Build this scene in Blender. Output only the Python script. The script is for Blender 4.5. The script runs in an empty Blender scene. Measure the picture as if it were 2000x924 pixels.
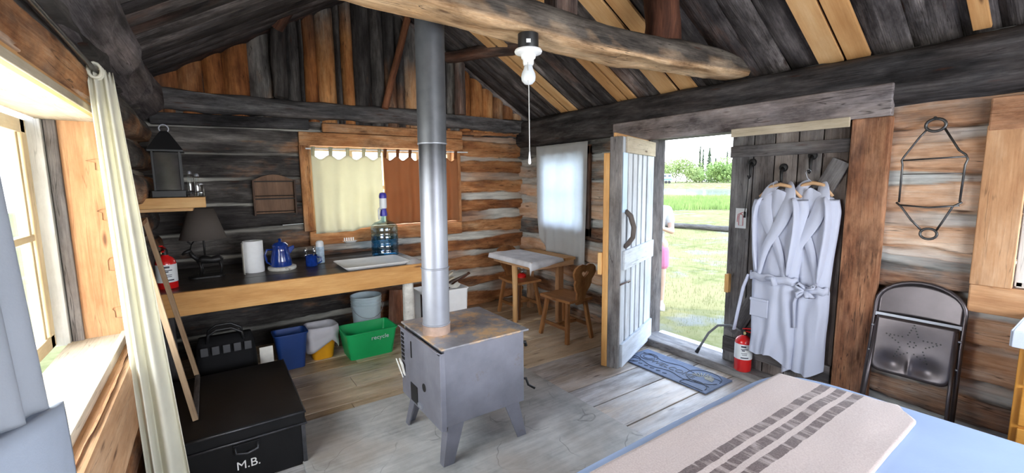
import bpy, math, random
from mathutils import Vector, Matrix, noise, Euler
random.seed(11)
PI = math.pi
SC = bpy.context.scene
COL = SC.collection
V = Vector

# ------------------------------------------------------------------ camera
cam = bpy.data.cameras.new('camera'); camo = bpy.data.objects.new('camera', cam); COL.objects.link(camo)
cam.sensor_fit = 'HORIZONTAL'; cam.sensor_width = 36.0; cam.lens = 860.87 * 36 / 2000
cam.clip_start = 0.02; cam.clip_end = 2000
yw, pt, rl = math.radians(34.384), math.radians(7.131), math.radians(-0.658)
fwd = V((math.sin(yw)*math.cos(pt), math.cos(yw)*math.cos(pt), -math.sin(pt)))
r0 = V((math.cos(yw), -math.sin(yw), 0)); u0 = r0.cross(fwd)
rr = r0*math.cos(rl) + u0*math.sin(rl); uu = u0*math.cos(rl) - r0*math.sin(rl)
camo.matrix_world = Matrix(((rr.x, uu.x, -fwd.x, 0), (rr.y, uu.y, -fwd.y, 0), (rr.z, uu.z, -fwd.z, 1.55), (0, 0, 0, 1)))
SC.camera = camo

# ------------------------------------------------------------------ world, sun, daylight, exposure
SC.view_settings.view_transform = 'Standard'; SC.view_settings.look = 'None'
SC.view_settings.gamma = 1; SC.view_settings.use_curve_mapping = False
SC.view_settings.exposure = 1.42
SC.cycles.max_bounces = 8; SC.cycles.diffuse_bounces = 5; SC.cycles.sample_clamp_indirect = 6
W = bpy.data.worlds.new('sky'); SC.world = W; W.use_nodes = True
wn, wl = W.node_tree.nodes, W.node_tree.links
wn.clear()
wo = wn.new('ShaderNodeOutputWorld'); bg = wn.new('ShaderNodeBackground'); wl.new(bg.outputs[0], wo.inputs[0])
tc = wn.new('ShaderNodeTexCoord'); sx = wn.new('ShaderNodeSeparateXYZ'); wl.new(tc.outputs['Generated'], sx.inputs[0])
rp = wn.new('ShaderNodeValToRGB'); wl.new(sx.outputs[2], rp.inputs[0]); wl.new(rp.outputs[0], bg.inputs[0])
rp.color_ramp.elements[0].position = 0.0; rp.color_ramp.elements[0].color = (.92, .95, 1, 1)
rp.color_ramp.elements[1].position = 0.7; rp.color_ramp.elements[1].color = (.50, .68, 1, 1)
bg.inputs[1].default_value = 3.0

def lamp(name, kind, loc, aim, energy, color=(1, 1, 1), size=None, angle=None):
    l = bpy.data.lights.new(name, kind); o = bpy.data.objects.new(name, l); COL.objects.link(o)
    o.location = loc; o.rotation_euler = (V(aim)-V(loc)).to_track_quat('-Z', 'Y').to_euler()
    l.energy = energy; l.color = color
    if size: l.shape = 'RECTANGLE'; l.size, l.size_y = size
    if angle: l.angle = angle
    return o
SUN = lamp('sun', 'SUN', (-4, 6, 8), (0, 0, 0), 1.6, (1, .93, .82), angle=math.radians(1.5))
SUN.rotation_euler = (V((.50, -.62, -.78))).to_track_quat('-Z', 'Y').to_euler()
# area lamps boost daylight at the windows; the rear one is added fill
lamp('rear_fill_light', 'AREA', (1.5, -1.93, 1.45), (1.5, 4, 1.2), 46, (.93, .96, 1), (2.6, 1.3))
lamp('daylight_left_window', 'AREA', (-.74, 1.9, 1.33), (2, 1.9, 1.1), 30, (1, .98, .93), (1.9, 1.0))
lamp('daylight_right_window', 'AREA', (3.62, -.2, 1.4), (1.0, .6, .8), 11, (.90, .95, 1), (1.0, .8))
lamp('daylight_back_window', 'AREA', (1.65, 5.10, 1.5), (1.65, 3, 1.2), 14, (1, .95, .86), (1.5, .8))
lamp('daylight_small_window', 'AREA', (3.72, 3.9, 1.45), (2, 3.9, 1.2), 6, (.85, .93, 1), (.66, .74))
po = lamp('doorway_portal', 'AREA', (3.70, 2.28, 1.0), (2, 2.28, 1.0), 1, size=(.8, 1.85)); po.data.cycles.is_portal = True

# ------------------------------------------------------------------ mesh helpers
def wloc(o):
    p = V((0, 0, 0))
    while o is not None:
        p = p + o.location; o = o.parent
    return p
def tagit(o, label=None, cat=None, group=None, kind=None):
    if label: o['label'] = label
    if cat: o['category'] = cat
    if group: o['group'] = group
    if kind: o['kind'] = kind
    return o
def thing(name, label, cat, loc=(0, 0, 0), group=None):
    o = bpy.data.objects.new(name, None); COL.objects.link(o); o.location = loc
    o.empty_display_size = .05
    return tagit(o, label, cat, group)
def struct(name, loc=(0, 0, 0)):
    o = bpy.data.objects.new(name, None); COL.objects.link(o); o.location = loc
    o['kind'] = 'structure'; return o

class MB:
    def __init__(s): s.v = []; s.f = []; s.gc = []; s.wd = []; s.mi = []
    def add(s, vs, fs, gcs=None, rnd=None, tone=.5, chk=0., mi=0):
        b = len(s.v)
        if rnd is None: rnd = random.random()
        off = V((rnd*13.7, rnd*31.3, rnd*7.1))
        for i, p in enumerate(vs):
            s.v.append(V(p)); g = V(gcs[i]) if gcs else V(p)
            s.gc.append(g + off); s.wd.append((rnd, tone, chk, 1))
        for f in fs: s.f.append([b+k for k in f]); s.mi.append(mi)
    def box(s, c, d, R=None, rnd=None, tone=.5, mi=0, taper=1.0, axis=None):
        c = V(c); hx, hy, hz = d[0]/2, d[1]/2, d[2]/2
        P = []
        for z in (-1, 1):
            k = taper if z > 0 else 1
            for x, y in ((-1, -1), (1, -1), (1, 1), (-1, 1)): P.append(V((x*hx*k, y*hy*k, z*hz)))
        ax = axis if axis is not None else max(range(3), key=lambda i: d[i])
        o = [i for i in range(3) if i != ax]
        G = [(p[ax], p[o[0]], p[o[1]]) for p in P]
        if R is not None: P = [R @ p for p in P]
        s.add([c+p for p in P], [(3, 2, 1, 0), (4, 5, 6, 7), (0, 1, 5, 4), (1, 2, 6, 5), (2, 3, 7, 6), (3, 0, 4, 7)], G, rnd, tone, mi=mi)
        return s
    def beam(s, p0, p1, w, h, up=(0, 0, 1), **k):
        p0, p1 = V(p0), V(p1); x = (p1-p0); L = x.length; x.normalize(); up = V(up)
        y = up.cross(x).normalized(); z = x.cross(y)
        R = Matrix((x, y, z)).transposed()
        return s.box((p0+p1)/2, (L, w, h), R, axis=0, **k)
    def tube(s, pts, r, n=10, cap=True, rnd=None, tone=.5, mi=0, flat=1.0, closed=False, wob=0.):
        pts = [V(p) for p in pts]; N = len(pts)
        rs = r if isinstance(r, (list, tuple)) else [r]*N
        vs = []; gc = []; L = 0; prev = None; sd = random.random()*50
        for i, p in enumerate(pts):
            a = pts[(i-1) % N] if (closed or i > 0) else p
            b = pts[(i+1) % N] if (closed or i < N-1) else p
            t = (b-a).normalized()
            if prev is None:
                ref = V((0, 0, 1)) if abs(t.z) < .9 else V((0, 1, 0))
                y = ref.cross(t).normalized()
            else:
                y = (prev - t*prev.dot(t)).normalized()
            prev = y; z = t.cross(y)
            if i: L += (p-pts[i-1]).length
            for k in range(n):
                an = 2*PI*k/n; rad = rs[i]
                if wob: rad *= 1 + wob*noise.noise(V((L*3, math.cos(an)*1.3+sd, math.sin(an)*1.3)))
                vs.append(p + y*(math.cos(an)*rad) + z*(math.sin(an)*rad*flat))
                gc.append((L, math.cos(an)*rs[i]*1.5, math.sin(an)*rs[i]*1.5))
        fs = []
        M_ = N if closed else N-1
        for i in range(M_):
            for k in range(n):
                j = (i+1) % N
                fs.append((i*n+k, i*n+(k+1) % n, j*n+(k+1) % n, j*n+k))
        if cap and not closed:
            fs.append(tuple(reversed(range(n)))); fs.append(tuple(range((N-1)*n, N*n)))
        s.add(vs, fs, gc, rnd, tone, mi=mi); return s
    def cyl(s, p0, p1, r0, r1=None, n=16, **k):
        return s.tube([p0, p1], [r0, r0 if r1 is None else r1], n=n, **k)
    def log(s, p0, p1, r, seg=14, n=14, wob=.25, bend=0., **k):
        p0, p1 = V(p0), V(p1); sd = random.random()*90
        pts = []
        for i in range(seg+1):
            t = i/seg; p = p0.lerp(p1, t)
            p = p + V((noise.noise(V((t*2.5, sd, 0))), noise.noise(V((t*2.5, sd, 5))), noise.noise(V((t*2.5, sd, 9)))))*r*.25
            p.z += bend*math.sin(PI*t); pts.append(p)
        return s.tube(pts, r, n=n, wob=wob, **k)
    def lathe(s, c, prof, n=24, axis='z', tone=.5, mi=0, cap=True, arc=2*PI):
        c = V(c); vs = []; fs = []; m = len(prof)
        for r, h in prof:
            for k in range(n):
                a = arc*k/n
                p = (r*math.cos(a), r*math.sin(a), h)
                if axis == 'x': p = (h, r*math.cos(a), r*math.sin(a))
                if axis == 'y': p = (r*math.cos(a), h, r*math.sin(a))
                vs.append(c+V(p))
        for i in range(m-1):
            for k in range(n): fs.append((i*n+k, i*n+(k+1) % n, (i+1)*n+(k+1) % n, (i+1)*n+k))
        if cap:
            if prof[0][0] > 1e-4: fs.append(tuple(reversed(range(n))))
            if prof[-1][0] > 1e-4: fs.append(tuple(range((m-1)*n, m*n)))
        s.add(vs, fs, None, None, tone, mi=mi); return s
    def prism(s, pts, o, ux, uy, t, rnd=None, tone=.5, mi=0):
        """outline pts (2D) in the plane o + a*ux + b*uy, thickness vector t"""
        o, ux, uy, t = V(o), V(ux), V(uy), V(t); n = len(pts)
        P = [o+ux*a+uy*b for a, b in pts]
        G = [(b, a, 0) for a, b in pts]
        s.add(P+[p+t for p in P], [tuple(reversed(range(n))), tuple(range(n, 2*n))] + [(i, (i+1) % n, n+(i+1) % n, n+i) for i in range(n)], G+[(g[0], g[1], .03) for g in G], rnd, tone, mi=mi)
        return s
    def grid(s, fn, nu, nv, tone=.5, rnd=None, mi=0, closeu=False):
        vs = []; gc = []
        for j in range(nv+1):
            for i in range(nu+(0 if closeu else 1)):
                p = V(fn(i/nu, j/nv)); vs.append(p); gc.append((p.x, p.y, p.z))
        w = nu if closeu else nu+1; fs = []
        for j in range(nv):
            for i in range(nu): fs.append((j*w+i, j*w+(i+1) % w, (j+1)*w+(i+1) % w, (j+1)*w+i))
        s.add(vs, fs, gc, rnd, tone, mi=mi); return s
    def build(s, name, mat, parent=None, at=None, smooth=None, bevel=0, solid=0, subs=0, **tg):
        if parent is not None: o0 = wloc(parent) + (V(at) if at else V((0, 0, 0)))
        else: o0 = V(at) if at else V((0, 0, 0))
        me = bpy.data.meshes.new(name)
        me.from_pydata([tuple(p-o0) for p in s.v], [], s.f)
        a = me.attributes.new('gc', 'FLOAT_VECTOR', 'POINT')
        a.data.foreach_set('vector', [c for g in s.gc for c in g])
        a = me.color_attributes.new('wd', 'FLOAT_COLOR', 'POINT')
        a.data.foreach_set('color', [c for g in s.wd for c in g])
        for m in (mat if isinstance(mat, (list, tuple)) else [mat]): me.materials.append(m)
        me.polygons.foreach_set('material_index', s.mi)
        me.update()
        o = bpy.data.objects.new(name, me); COL.objects.link(o)
        if parent is not None: o.parent = parent; o.location = V(at) if at else V((0, 0, 0))
        else: o.location = o0
        if smooth == 'all':
            me.polygons.foreach_set('use_smooth', [True]*len(me.polygons))
        elif smooth:
            me.polygons.foreach_set('use_smooth', [True]*len(me.polygons))
            me.set_sharp_from_angle(angle=math.radians(smooth))
        if bevel:
            b = o.modifiers.new('bevel', 'BEVEL'); b.width = bevel; b.segments = 2; b.limit_method = 'ANGLE'; b.angle_limit = math.radians(40)
        if solid:
            b = o.modifiers.new('solid', 'SOLIDIFY'); b.thickness = solid; b.offset = 0
        if subs:
            b = o.modifiers.new('subd', 'SUBSURF'); b.levels = subs; b.render_levels = subs
        tagit(o, tg.get('label'), tg.get('cat'), tg.get('group'), tg.get('kind'))
        return o

def dup(root, delta, **tg):
    def cp(o, par):
        c = o.copy(); COL.objects.link(c); c.parent = par
        for ch in o.children: cp(ch, c)
        return c
    r = cp(root, None); r.location = root.location + V(delta)
    tagit(r, tg.get('label'), tg.get('cat'), tg.get('group'))
    return r

def text_mesh(name, body, size, mat, parent, origin, ux, uy, depth=.002, align='CENTER', shear=0):
    cu = bpy.data.curves.new(name+'_curve', 'FONT'); cu.body = body; cu.size = size; cu.extrude = depth/2; cu.align_x = align; cu.shear = shear
    to = bpy.data.objects.new(name+'_tmp', cu); COL.objects.link(to)
    dg = bpy.context.evaluated_depsgraph_get(); me = bpy.data.meshes.new_from_object(to.evaluated_get(dg))
    bpy.data.objects.remove(to); me.name = name
    ux, uy = V(ux), V(uy); nz = ux.cross(uy)
    o0 = wloc(parent)
    for v in me.vertices:
        c = v.co; v.co = V(origin) + ux*c.x + uy*c.y + nz*c.z - o0
    me.materials.clear(); me.materials.append(mat)
    o = bpy.data.objects.new(name, me); COL.objects.link(o); o.parent = parent
    return o

# ------------------------------------------------------------------ materials
def newmat(name):
    m = bpy.data.materials.new(name); m.use_nodes = True
    nt = m.node_tree; nt.nodes.clear()
    out = nt.nodes.new('ShaderNodeOutputMaterial'); b = nt.nodes.new('ShaderNodeBsdfPrincipled')
    nt.links.new(b.outputs[0], out.inputs[0]); return m, nt, b, out
def N(nt, t, **k):
    n = nt.nodes.new('ShaderNode'+t)
    for a, b in k.items(): setattr(n, a, b)
    return n
def ramp(nt, fac, stops):
    r = N(nt, 'ValToRGB'); e = r.color_ramp.elements
    e[0].position, e[0].color = stops[0][0], (*stops[0][1], 1)
    e[1].position, e[1].color = stops[-1][0], (*stops[-1][1], 1)
    for p, c in stops[1:-1]:
        q = e.new(p); q.color = (*c, 1)
    nt.links.new(fac, r.inputs[0]); return r.outputs[0]
def mixc(nt, fac, a, b, mode='MIX'):
    m = N(nt, 'Mix', data_type='RGBA', blend_type=mode)
    for s_, x in ((0, fac), (6, a), (7, b)):
        if hasattr(x, 'is_linked'): nt.links.new(x, m.inputs[s_])
        else: m.inputs[s_].default_value = x if s_ == 0 else (*x, 1)
    return m.outputs[2]
def mth(nt, op, a, b=None, clamp=False):
    m = N(nt, 'Math', operation=op); m.use_clamp = clamp
    for i, x in enumerate((a, b)):
        if x is None: continue
        if hasattr(x, 'is_linked'): nt.links.new(x, m.inputs[i])
        else: m.inputs[i].default_value = x
    return m.outputs[0]
def noi(nt, vec, scale=1., detail=4., rough=.55, mul=None):
    if mul:
        mp = N(nt, 'Mapping'); mp.inputs['Scale'].default_value = mul; nt.links.new(vec, mp.inputs[0]); vec = mp.outputs[0]
    n = N(nt, 'TexNoise'); n.inputs['Scale'].default_value = scale; n.inputs['Detail'].default_value = detail; n.inputs['Roughness'].default_value = rough
    nt.links.new(vec, n.inputs[0]); return n.outputs[0]

GREY = [(.25, (.020, .017, .016)), (.45, (.062, .055, .052)), (.60, (.13, .118, .108)), (.8, (.30, .275, .25))]
ORNG = [(.22, (.11, .035, .012)), (.42, (.30, .105, .035)), (.60, (.50, .21, .075)), (.8, (.68, .40, .20))]
TANW = [(.22, (.20, .10, .045)), (.42, (.42, .25, .13)), (.60, (.60, .40, .24)), (.8, (.72, .55, .38))]
def wood(name, hi=ORNG, lo=GREY, patch=1.2, chink=(.64, .62, .55), bump=.5, rough=.8, soot=0., shift=0., pscale=1.0, rndamt=.35, knots=True, blotch=.6, crack=.7):
    m, nt, b, out = newmat(name); L = nt.links
    g = N(nt, 'Attribute', attribute_name='gc').outputs['Vector']
    wd = N(nt, 'Attribute', attribute_name='wd'); sp = N(nt, 'SeparateColor'); L.new(wd.outputs['Color'], sp.inputs[0])
    R_, T_, C_ = sp.outputs[0], sp.outputs[1], sp.outputs[2]
    n1 = noi(nt, g, 1, 7, .62, (2.0, 10, 10)); n2 = noi(nt, g, 1, 5, .65, (1.6*pscale, 4.5*pscale, 4.5*pscale)); n3 = noi(nt, g, 1, 3, .6, (5, 130, 130))
    f = mth(nt, 'ADD', n1, mth(nt, 'MULTIPLY', mth(nt, 'SUBTRACT', R_, .5), rndamt)); f = mth(nt, 'ADD', f, mth(nt, 'MULTIPLY', mth(nt, 'SUBTRACT', n3, .5), .35)); f = mth(nt, 'ADD', f, shift)
    ch, cl = ramp(nt, f, hi), ramp(nt, f, lo)
    t = mth(nt, 'ADD', mth(nt, 'MULTIPLY', mth(nt, 'SUBTRACT', T_, .5), 2.4), mth(nt, 'MULTIPLY', mth(nt, 'SUBTRACT', n2, .5), patch*4)); t = mth(nt, 'ADD', t, .5, clamp=True)
    c = mixc(nt, t, cl, ch)
    if knots:
        vo = N(nt, 'TexVoronoi'); mp = N(nt, 'Mapping'); mp.inputs['Scale'].default_value = (1.5, 7, 7); L.new(g, mp.inputs[0]); L.new(mp.outputs[0], vo.inputs[0]); vo.inputs['Scale'].default_value = 1.6
        k = ramp(nt, vo.outputs['Distance'], [(.05, (1, 1, 1)), (.13, (0, 0, 0))])
        kk = mth(nt, 'MULTIPLY', k, .75); c = mixc(nt, kk, c, (.07, .025, .012))
    if blotch:
        b1 = noi(nt, g, 1, 7, .72, (2.6, 6.5, 6.5)); b2 = ramp(nt, b1, [(.34, (.22, .20, .20)), (.50, (.80, .80, .80)), (.62, (1.1, 1.1, 1.1)), (.74, (1.9, 1.85, 1.8))])
        c = mixc(nt, blotch, c, mixc(nt, 1.0, c, b2, 'MULTIPLY'))
    if crack:
        k1 = noi(nt, g, 1, 3, .5, (1.1, 22, 22)); kd = mth(nt, 'ABSOLUTE', mth(nt, 'SUBTRACT', k1, .53)); kr = ramp(nt, kd, [(.003, (1, 1, 1)), (.009, (0, 0, 0))])
        kb = noi(nt, g, 1, 2, .5, (1.5, 5, 5)); kr = mth(nt, 'MULTIPLY', mth(nt, 'MULTIPLY', kr, ramp(nt, kb, [(.45, (0, 0, 0)), (.55, (1, 1, 1))])), crack); c = mixc(nt, kr, c, (.012, .009, .008))
    cn = noi(nt, g, 1, 4, .6, (3, 20, 20)); cc = ramp(nt, cn, [(.3, tuple(x*.45 for x in chink)), (.6, chink)])
    c = mixc(nt, C_, c, cc)
    L.new(c, b.inputs['Base Color']); b.inputs['Roughness'].default_value = rough; b.inputs['Specular IOR Level'].default_value = .25
    if bump:
        h = mth(nt, 'ADD', mth(nt, 'MULTIPLY', n1, .6), mth(nt, 'MULTIPLY', n3, .4)); bm = N(nt, 'Bump'); bm.inputs['Strength'].default_value = bump; bm.inputs['Distance'].default_value = .012
        L.new(h, bm.inputs['Height']); L.new(bm.outputs[0], b.inputs['Normal'])
    return m
def plain(name, col, rough=.6, metal=0., var=.15, scale=8., bump=0., spec=.5, trans=0., coat=0., stains=None, dist=.003):
    m, nt, b, out = newmat(name); L = nt.links
    tcn = N(nt, 'TexCoord').outputs['Object']; n = noi(nt, tcn, scale, 5, .6)
    c = ramp(nt, n, [(.3, tuple(max(0, x*(1-var)) for x in col)), (.7, tuple(min(1, x*(1+var)) for x in col))])
    if stains:
        n2 = noi(nt, tcn, stains[1], 6, .7); k = ramp(nt, n2, [(stains[2], (0, 0, 0)), (stains[2]+.12, (1, 1, 1))]); c = mixc(nt, k, c, stains[0])
    L.new(c, b.inputs['Base Color']); b.inputs['Roughness'].default_value = rough; b.inputs['Metallic'].default_value = metal
    b.inputs['Specular IOR Level'].default_value = spec
    if coat: b.inputs['Coat Weight'].default_value = coat
    if trans: b.inputs['Transmission Weight'].default_value = trans
    if bump:
        n3 = noi(nt, tcn, scale*6, 4, .6); bm = N(nt, 'Bump'); bm.inputs['Strength'].default_value = bump; bm.inputs['Distance'].default_value = dist
        L.new(n3, bm.inputs['Height']); L.new(bm.outputs[0], b.inputs['Normal'])
    return m
def cloth(name, col, tl=.35, weave=220, var=.06, tcol=None):
    m, nt, b, out = newmat(name); L = nt.links
    tcn = N(nt, 'TexCoord').outputs['Object']; n = noi(nt, tcn, 6, 4, .6)
    c = ramp(nt, n, [(.3, tuple(x*(1-var) for x in col)), (.7, tuple(min(1, x*(1+var)) for x in col))])
    L.new(c, b.inputs['Base Color']); b.inputs['Roughness'].default_value = .9; b.inputs['Specular IOR Level'].default_value = .15
    n3 = noi(nt, tcn, weave, 2, .5); bm = N(nt, 'Bump'); bm.inputs['Strength'].default_value = .25; bm.inputs['Distance'].default_value = .002
    L.new(n3, bm.inputs['Height']); L.new(bm.outputs[0], b.inputs['Normal'])
    if tl:
        tb = N(nt, 'BsdfTranslucent'); mx = N(nt, 'MixShader'); mx.inputs[0].default_value = tl
        if tcol: tb.inputs[0].default_value = (*tcol, 1)
        else: L.new(c, tb.inputs[0])
        L.new(b.outputs[0], mx.inputs[1]); L.new(tb.outputs[0], mx.inputs[2]); L.new(mx.outputs[0], out.inputs[0])
    return m
def glassmat(name, col=(1, 1, 1), rough=.02, alpha=.12):
    m, nt, b, out = newmat(name); L = nt.links
    tr = N(nt, 'BsdfTransparent'); tr.inputs[0].default_value = (*col, 1); gl = N(nt, 'BsdfGlossy'); gl.inputs['Roughness'].default_value = rough
    fr = N(nt, 'LayerWeight'); mx = N(nt, 'MixShader'); f2 = mth(nt, 'ADD', mth(nt, 'MULTIPLY', mth(nt, 'POWER', fr.outputs['Facing'], 4.0), .6), .04+alpha*.2)
    L.new(f2, mx.inputs[0]); L.new(tr.outputs[0], mx.inputs[1]); L.new(gl.outputs[0], mx.inputs[2]); L.new(mx.outputs[0], out.inputs[0])
    return m

M = {}
M['log_back'] = wood('hewn_log_wall', blotch=.75, hi=[(.22, (.14, .045, .015)), (.42, (.36, .14, .05)), (.60, (.54, .26, .11)), (.8, (.70, .46, .27))], patch=.9, rndamt=.2)
M['log_side'] = wood('hewn_log_wall_warm', blotch=.40, hi=[(.22, (.32, .14, .07)), (.42, (.55, .29, .15)), (.6, (.70, .44, .28)), (.8, (.80, .63, .48))], lo=[(.25, (.06, .055, .053)), (.45, (.18, .175, .165)), (.62, (.36, .365, .35)), (.8, (.54, .56, .55))], patch=.8, chink=(.68, .70, .67))
M['roof'] = wood('smoked_roof_slabs', blotch=1.0, lo=[(.25, (.020, .017, .017)), (.45, (.065, .056, .056)), (.60, (.13, .115, .112)), (.78, (.34, .30, .29))], patch=.3, rndamt=.3, bump=.9)
M['gable'] = wood('gable_slabs', hi=[(.22, (.16, .05, .015)), (.42, (.36, .135, .04)), (.6, (.52, .24, .085)), (.8, (.62, .36, .17))], patch=.55, pscale=.7)
M['newpine'] = wood('new_pine_board', blotch=.12, crack=0, hi=[(.22, (.50, .25, .09)), (.45, (.62, .34, .14)), (.62, (.70, .42, .19)), (.8, (.76, .50, .26))], lo=[(.22, (.36, .17, .06)), (.8, (.55, .32, .14))], patch=.2, bump=.1, rough=.6)
M['counter_front'] = wood('varnished_pine', blotch=.12, crack=0, hi=[(.22, (.44, .20, .055)), (.45, (.60, .31, .10)), (.62, (.70, .40, .15)), (.8, (.78, .50, .22))], lo=[(.22, (.30, .12, .03)), (.8, (.50, .26, .08))], patch=.25, bump=.1, rough=.45)
M['beam'] = wood('tie_beam_wood', blotch=.8, crack=1, hi=[(.22, (.30, .16, .07)), (.42, (.56, .36, .20)), (.6, (.74, .53, .33)), (.8, (.84, .66, .46))], lo=[(.25, (.030, .026, .023)), (.42, (.10, .085, .072)), (.62, (.21, .18, .15)), (.8, (.38, .33, .27))], patch=.45, bump=1.0)
M['pole'] = wood('peeled_pole', hi=[(.22, (.05, .02, .012)), (.45, (.13, .05, .028)), (.62, (.22, .085, .04)), (.8, (.32, .14, .07))], lo=GREY, patch=.5)
M['floor'] = wood('worn_floor_boards', blotch=.35, crack=.5, hi=[(.22, (.26, .165, .085)), (.42, (.46, .33, .20)), (.6, (.62, .48, .33)), (.8, (.72, .61, .46))], lo=[(.25, (.16, .135, .11)), (.45, (.42, .40, .385)), (.60, (.64, .63, .62)), (.8, (.78, .78, .77))], patch=.5, bump=.4, rough=.6)
M['floor'].node_tree.nodes['Principled BSDF'].inputs['Specular IOR Level'].default_value = .5; M['floor'].node_tree.nodes['Principled BSDF'].inputs['Roughness'].default_value = .42
M['greyboard'] = wood('weathered_grey_board', hi=[(.22, (.12, .09, .075)), (.8, (.36, .29, .24))], lo=[(.25, (.05, .045, .045)), (.45, (.13, .12, .118)), (.62, (.21, .20, .195)), (.8, (.34, .33, .31))], patch=.4)
M['header'] = wood('weathered_header_board', blotch=.9, hi=[(.22, (.08, .06, .055)), (.8, (.34, .27, .24))], lo=[(.25, (.035, .030, .034)), (.45, (.11, .10, .105)), (.62, (.22, .20, .21)), (.8, (.36, .33, .33))], patch=.5)
M['darkboard'] = wood('smoked_beam', blotch=.95, hi=[(.22, (.06, .045, .04)), (.8, (.26, .21, .19))], lo=[(.25, (.022, .020, .021)), (.45, (.065, .062, .064)), (.62, (.13, .125, .125)), (.8, (.27, .26, .25))], patch=.4)
M['redboard'] = wood('reddish_plank', blotch=.8, hi=[(.22, (.12, .045, .022)), (.42, (.30, .13, .065)), (.6, (.46, .23, .12)), (.8, (.58, .34, .21))], lo=[(.25, (.04, .028, .025)), (.8, (.26, .16, .12))], patch=.7)
M['jamb'] = wood('orange_pine_board', blotch=.25, crack=.4, hi=[(.22, (.42, .20, .09)), (.45, (.58, .32, .16)), (.62, (.68, .42, .24)), (.8, (.74, .52, .34))], lo=[(.22, (.20, .09, .04)), (.8, (.48, .27, .14))], patch=.4, bump=.15)
M['paleply'] = wood('pale_board', blotch=.25, crack=.4, hi=[(.22, (.50, .42, .30)), (.8, (.78, .70, .56))], lo=[(.22, (.40, .32, .22)), (.8, (.66, .58, .45))], patch=.3, bump=.15)
M['whitepaint'] = wood('flaking_white_paint', blotch=.25, crack=.4, hi=[(.25, (.46, .50, .54)), (.5, (.56, .60, .64)), (.8, (.66, .69, .72))], lo=[(.25, (.26, .25, .24)), (.8, (.50, .50, .49))], patch=.8, bump=.3, rough=.55, knots=False)
M['chairwood'] = wood('varnished_chair_wood', blotch=.25, crack=.4, hi=[(.22, (.12, .045, .015)), (.42, (.26, .105, .035)), (.6, (.38, .17, .06)), (.8, (.50, .26, .11))], lo=[(.22, (.07, .025, .01)), (.8, (.22, .09, .03))], patch=.3, bump=.2, rough=.35)
M['counter_top'] = wood('dark_counter_planks', hi=[(.22, (.03, .018, .012)), (.8, (.10, .06, .04))], lo=[(.22, (.012, .01, .009)), (.8, (.06, .045, .038))], patch=.3, bump=.2, rough=.28)
M['birch'] = plain('birch_bark', (.62, .60, .55), .8, var=.2, scale=14, stains=((.10, .08, .07), 26, .58), bump=.3)
M['void'] = plain('dark_backing', (.02, .018, .017), .9)

# ------------------------------------------------------------------ room shell
XL, XR, YB, YF = -.40, 3.42, 4.78, -1.90
PITCH = .235
def logwall(name, mat, O, ux, nrm, u0, u1, z0, z1, holes, tonefn, phase=0., rec=.020, amp=.010, chw=.017):
    O, ux, nrm = V(O), V(ux), V(nrm)
    us = sorted(set([round(u0+(u1-u0)*i/round((u1-u0)/.05), 4) for i in range(round((u1-u0)/.05)+1)] + [h[0] for h in holes] + [h[1] for h in holes]))
    zs = sorted(set([round(z0+(z1-z0)*i/round((z1-z0)/.0085), 4) for i in range(round((z1-z0)/.0085)+1)] + [h[2] for h in holes] + [h[3] for h in holes]))
    me = MB(); sd = len(name)*1.7
    for z in zs:
        for u in us:
            w = z + phase + .016*noise.noise(V((u*.8, round((z+phase)/PITCH)*5.3, sd)))*2
            k = math.floor(w/PITCH); fr = w/PITCH-k
            rnd = (math.sin(k*12.9898+sd*78.2)*43758.5453) % 1
            cwb = chw(u) if callable(chw) else chw
            cw = (cwb*(1 + 1.3*noise.noise(V((u*1.3, round(w/PITCH)*7.7, sd+3))) + .5*noise.noise(V((u*6, w*9, sd)))))/PITCH
            d = min(fr, 1-fr)
            bulge = amp*(1-(2*fr-1)**2) + .012*noise.noise(V((u*1.7, w*5, sd))) + .005*noise.noise(V((u*9, w*30, sd)))
            s = max(0, min(1, (d-cw)/.028)); s = s*s*(3-2*s)
            dep = -rec*(1-s) + bulge*s + .004*noise.noise(V((u*12, w*12, sd)))*(1-s)
            q_ = (fr-cw)*PITCH if fr < .5 else 9
            gw = .017+.016*noise.noise(V((u*2.1, k*3.1, sd+5)))
            if 0 <= q_ < gw: dep -= .055
            chk = (1 if d < cw else max(0, 1-(d-cw)/.02))*min(1, max(.15, .75+1.2*noise.noise(V((u*1.6, round(w/PITCH)*3.3, sd+9)))))
            dark = max(0, 1-abs(d-cw-.016)/.014)*.6
            me.v.append(O+ux*u+V((0, 0, z))+nrm*dep)
            me.gc.append(V((u+rnd*13, z+rnd*31, rnd*7)))
            me.wd.append((rnd, max(0, tonefn(u, z, rnd)-dark*.5), chk, 1))
    w = len(us)
    for j in range(len(zs)-1):
        zc = (zs[j]+zs[j+1])/2
        for i in range(w-1):
            uc = (us[i]+us[i+1])/2
            if any(h[0] < uc < h[1] and h[2] < zc < h[3] for h in holes): continue
            me.f.append([j*w+i, j*w+i+1, (j+1)*w+i+1, (j+1)*w+i]); me.mi.append(0)
    o = me.build(name, mat, smooth='all', kind='structure')
    return o
def skin(mb, O, ux, u0, u1, z0, z1, holes):
    O, ux = V(O), V(ux)
    us = sorted(set([u0, u1]+[h[0] for h in holes]+[h[1] for h in holes])); zs = sorted(set([z0, z1]+[h[2] for h in holes]+[h[3] for h in holes]))
    for a, b in zip(us, us[1:]):
        for c, d in zip(zs, zs[1:]):
            if any(h[0] <= a and b <= h[1] and h[2] <= c and d <= h[3] for h in holes): continue
            mb.add([O+ux*a+V((0, 0, c)), O+ux*b+V((0, 0, c)), O+ux*b+V((0, 0, d)), O+ux*a+V((0, 0, d))], [(0, 1, 2, 3)])

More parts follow.
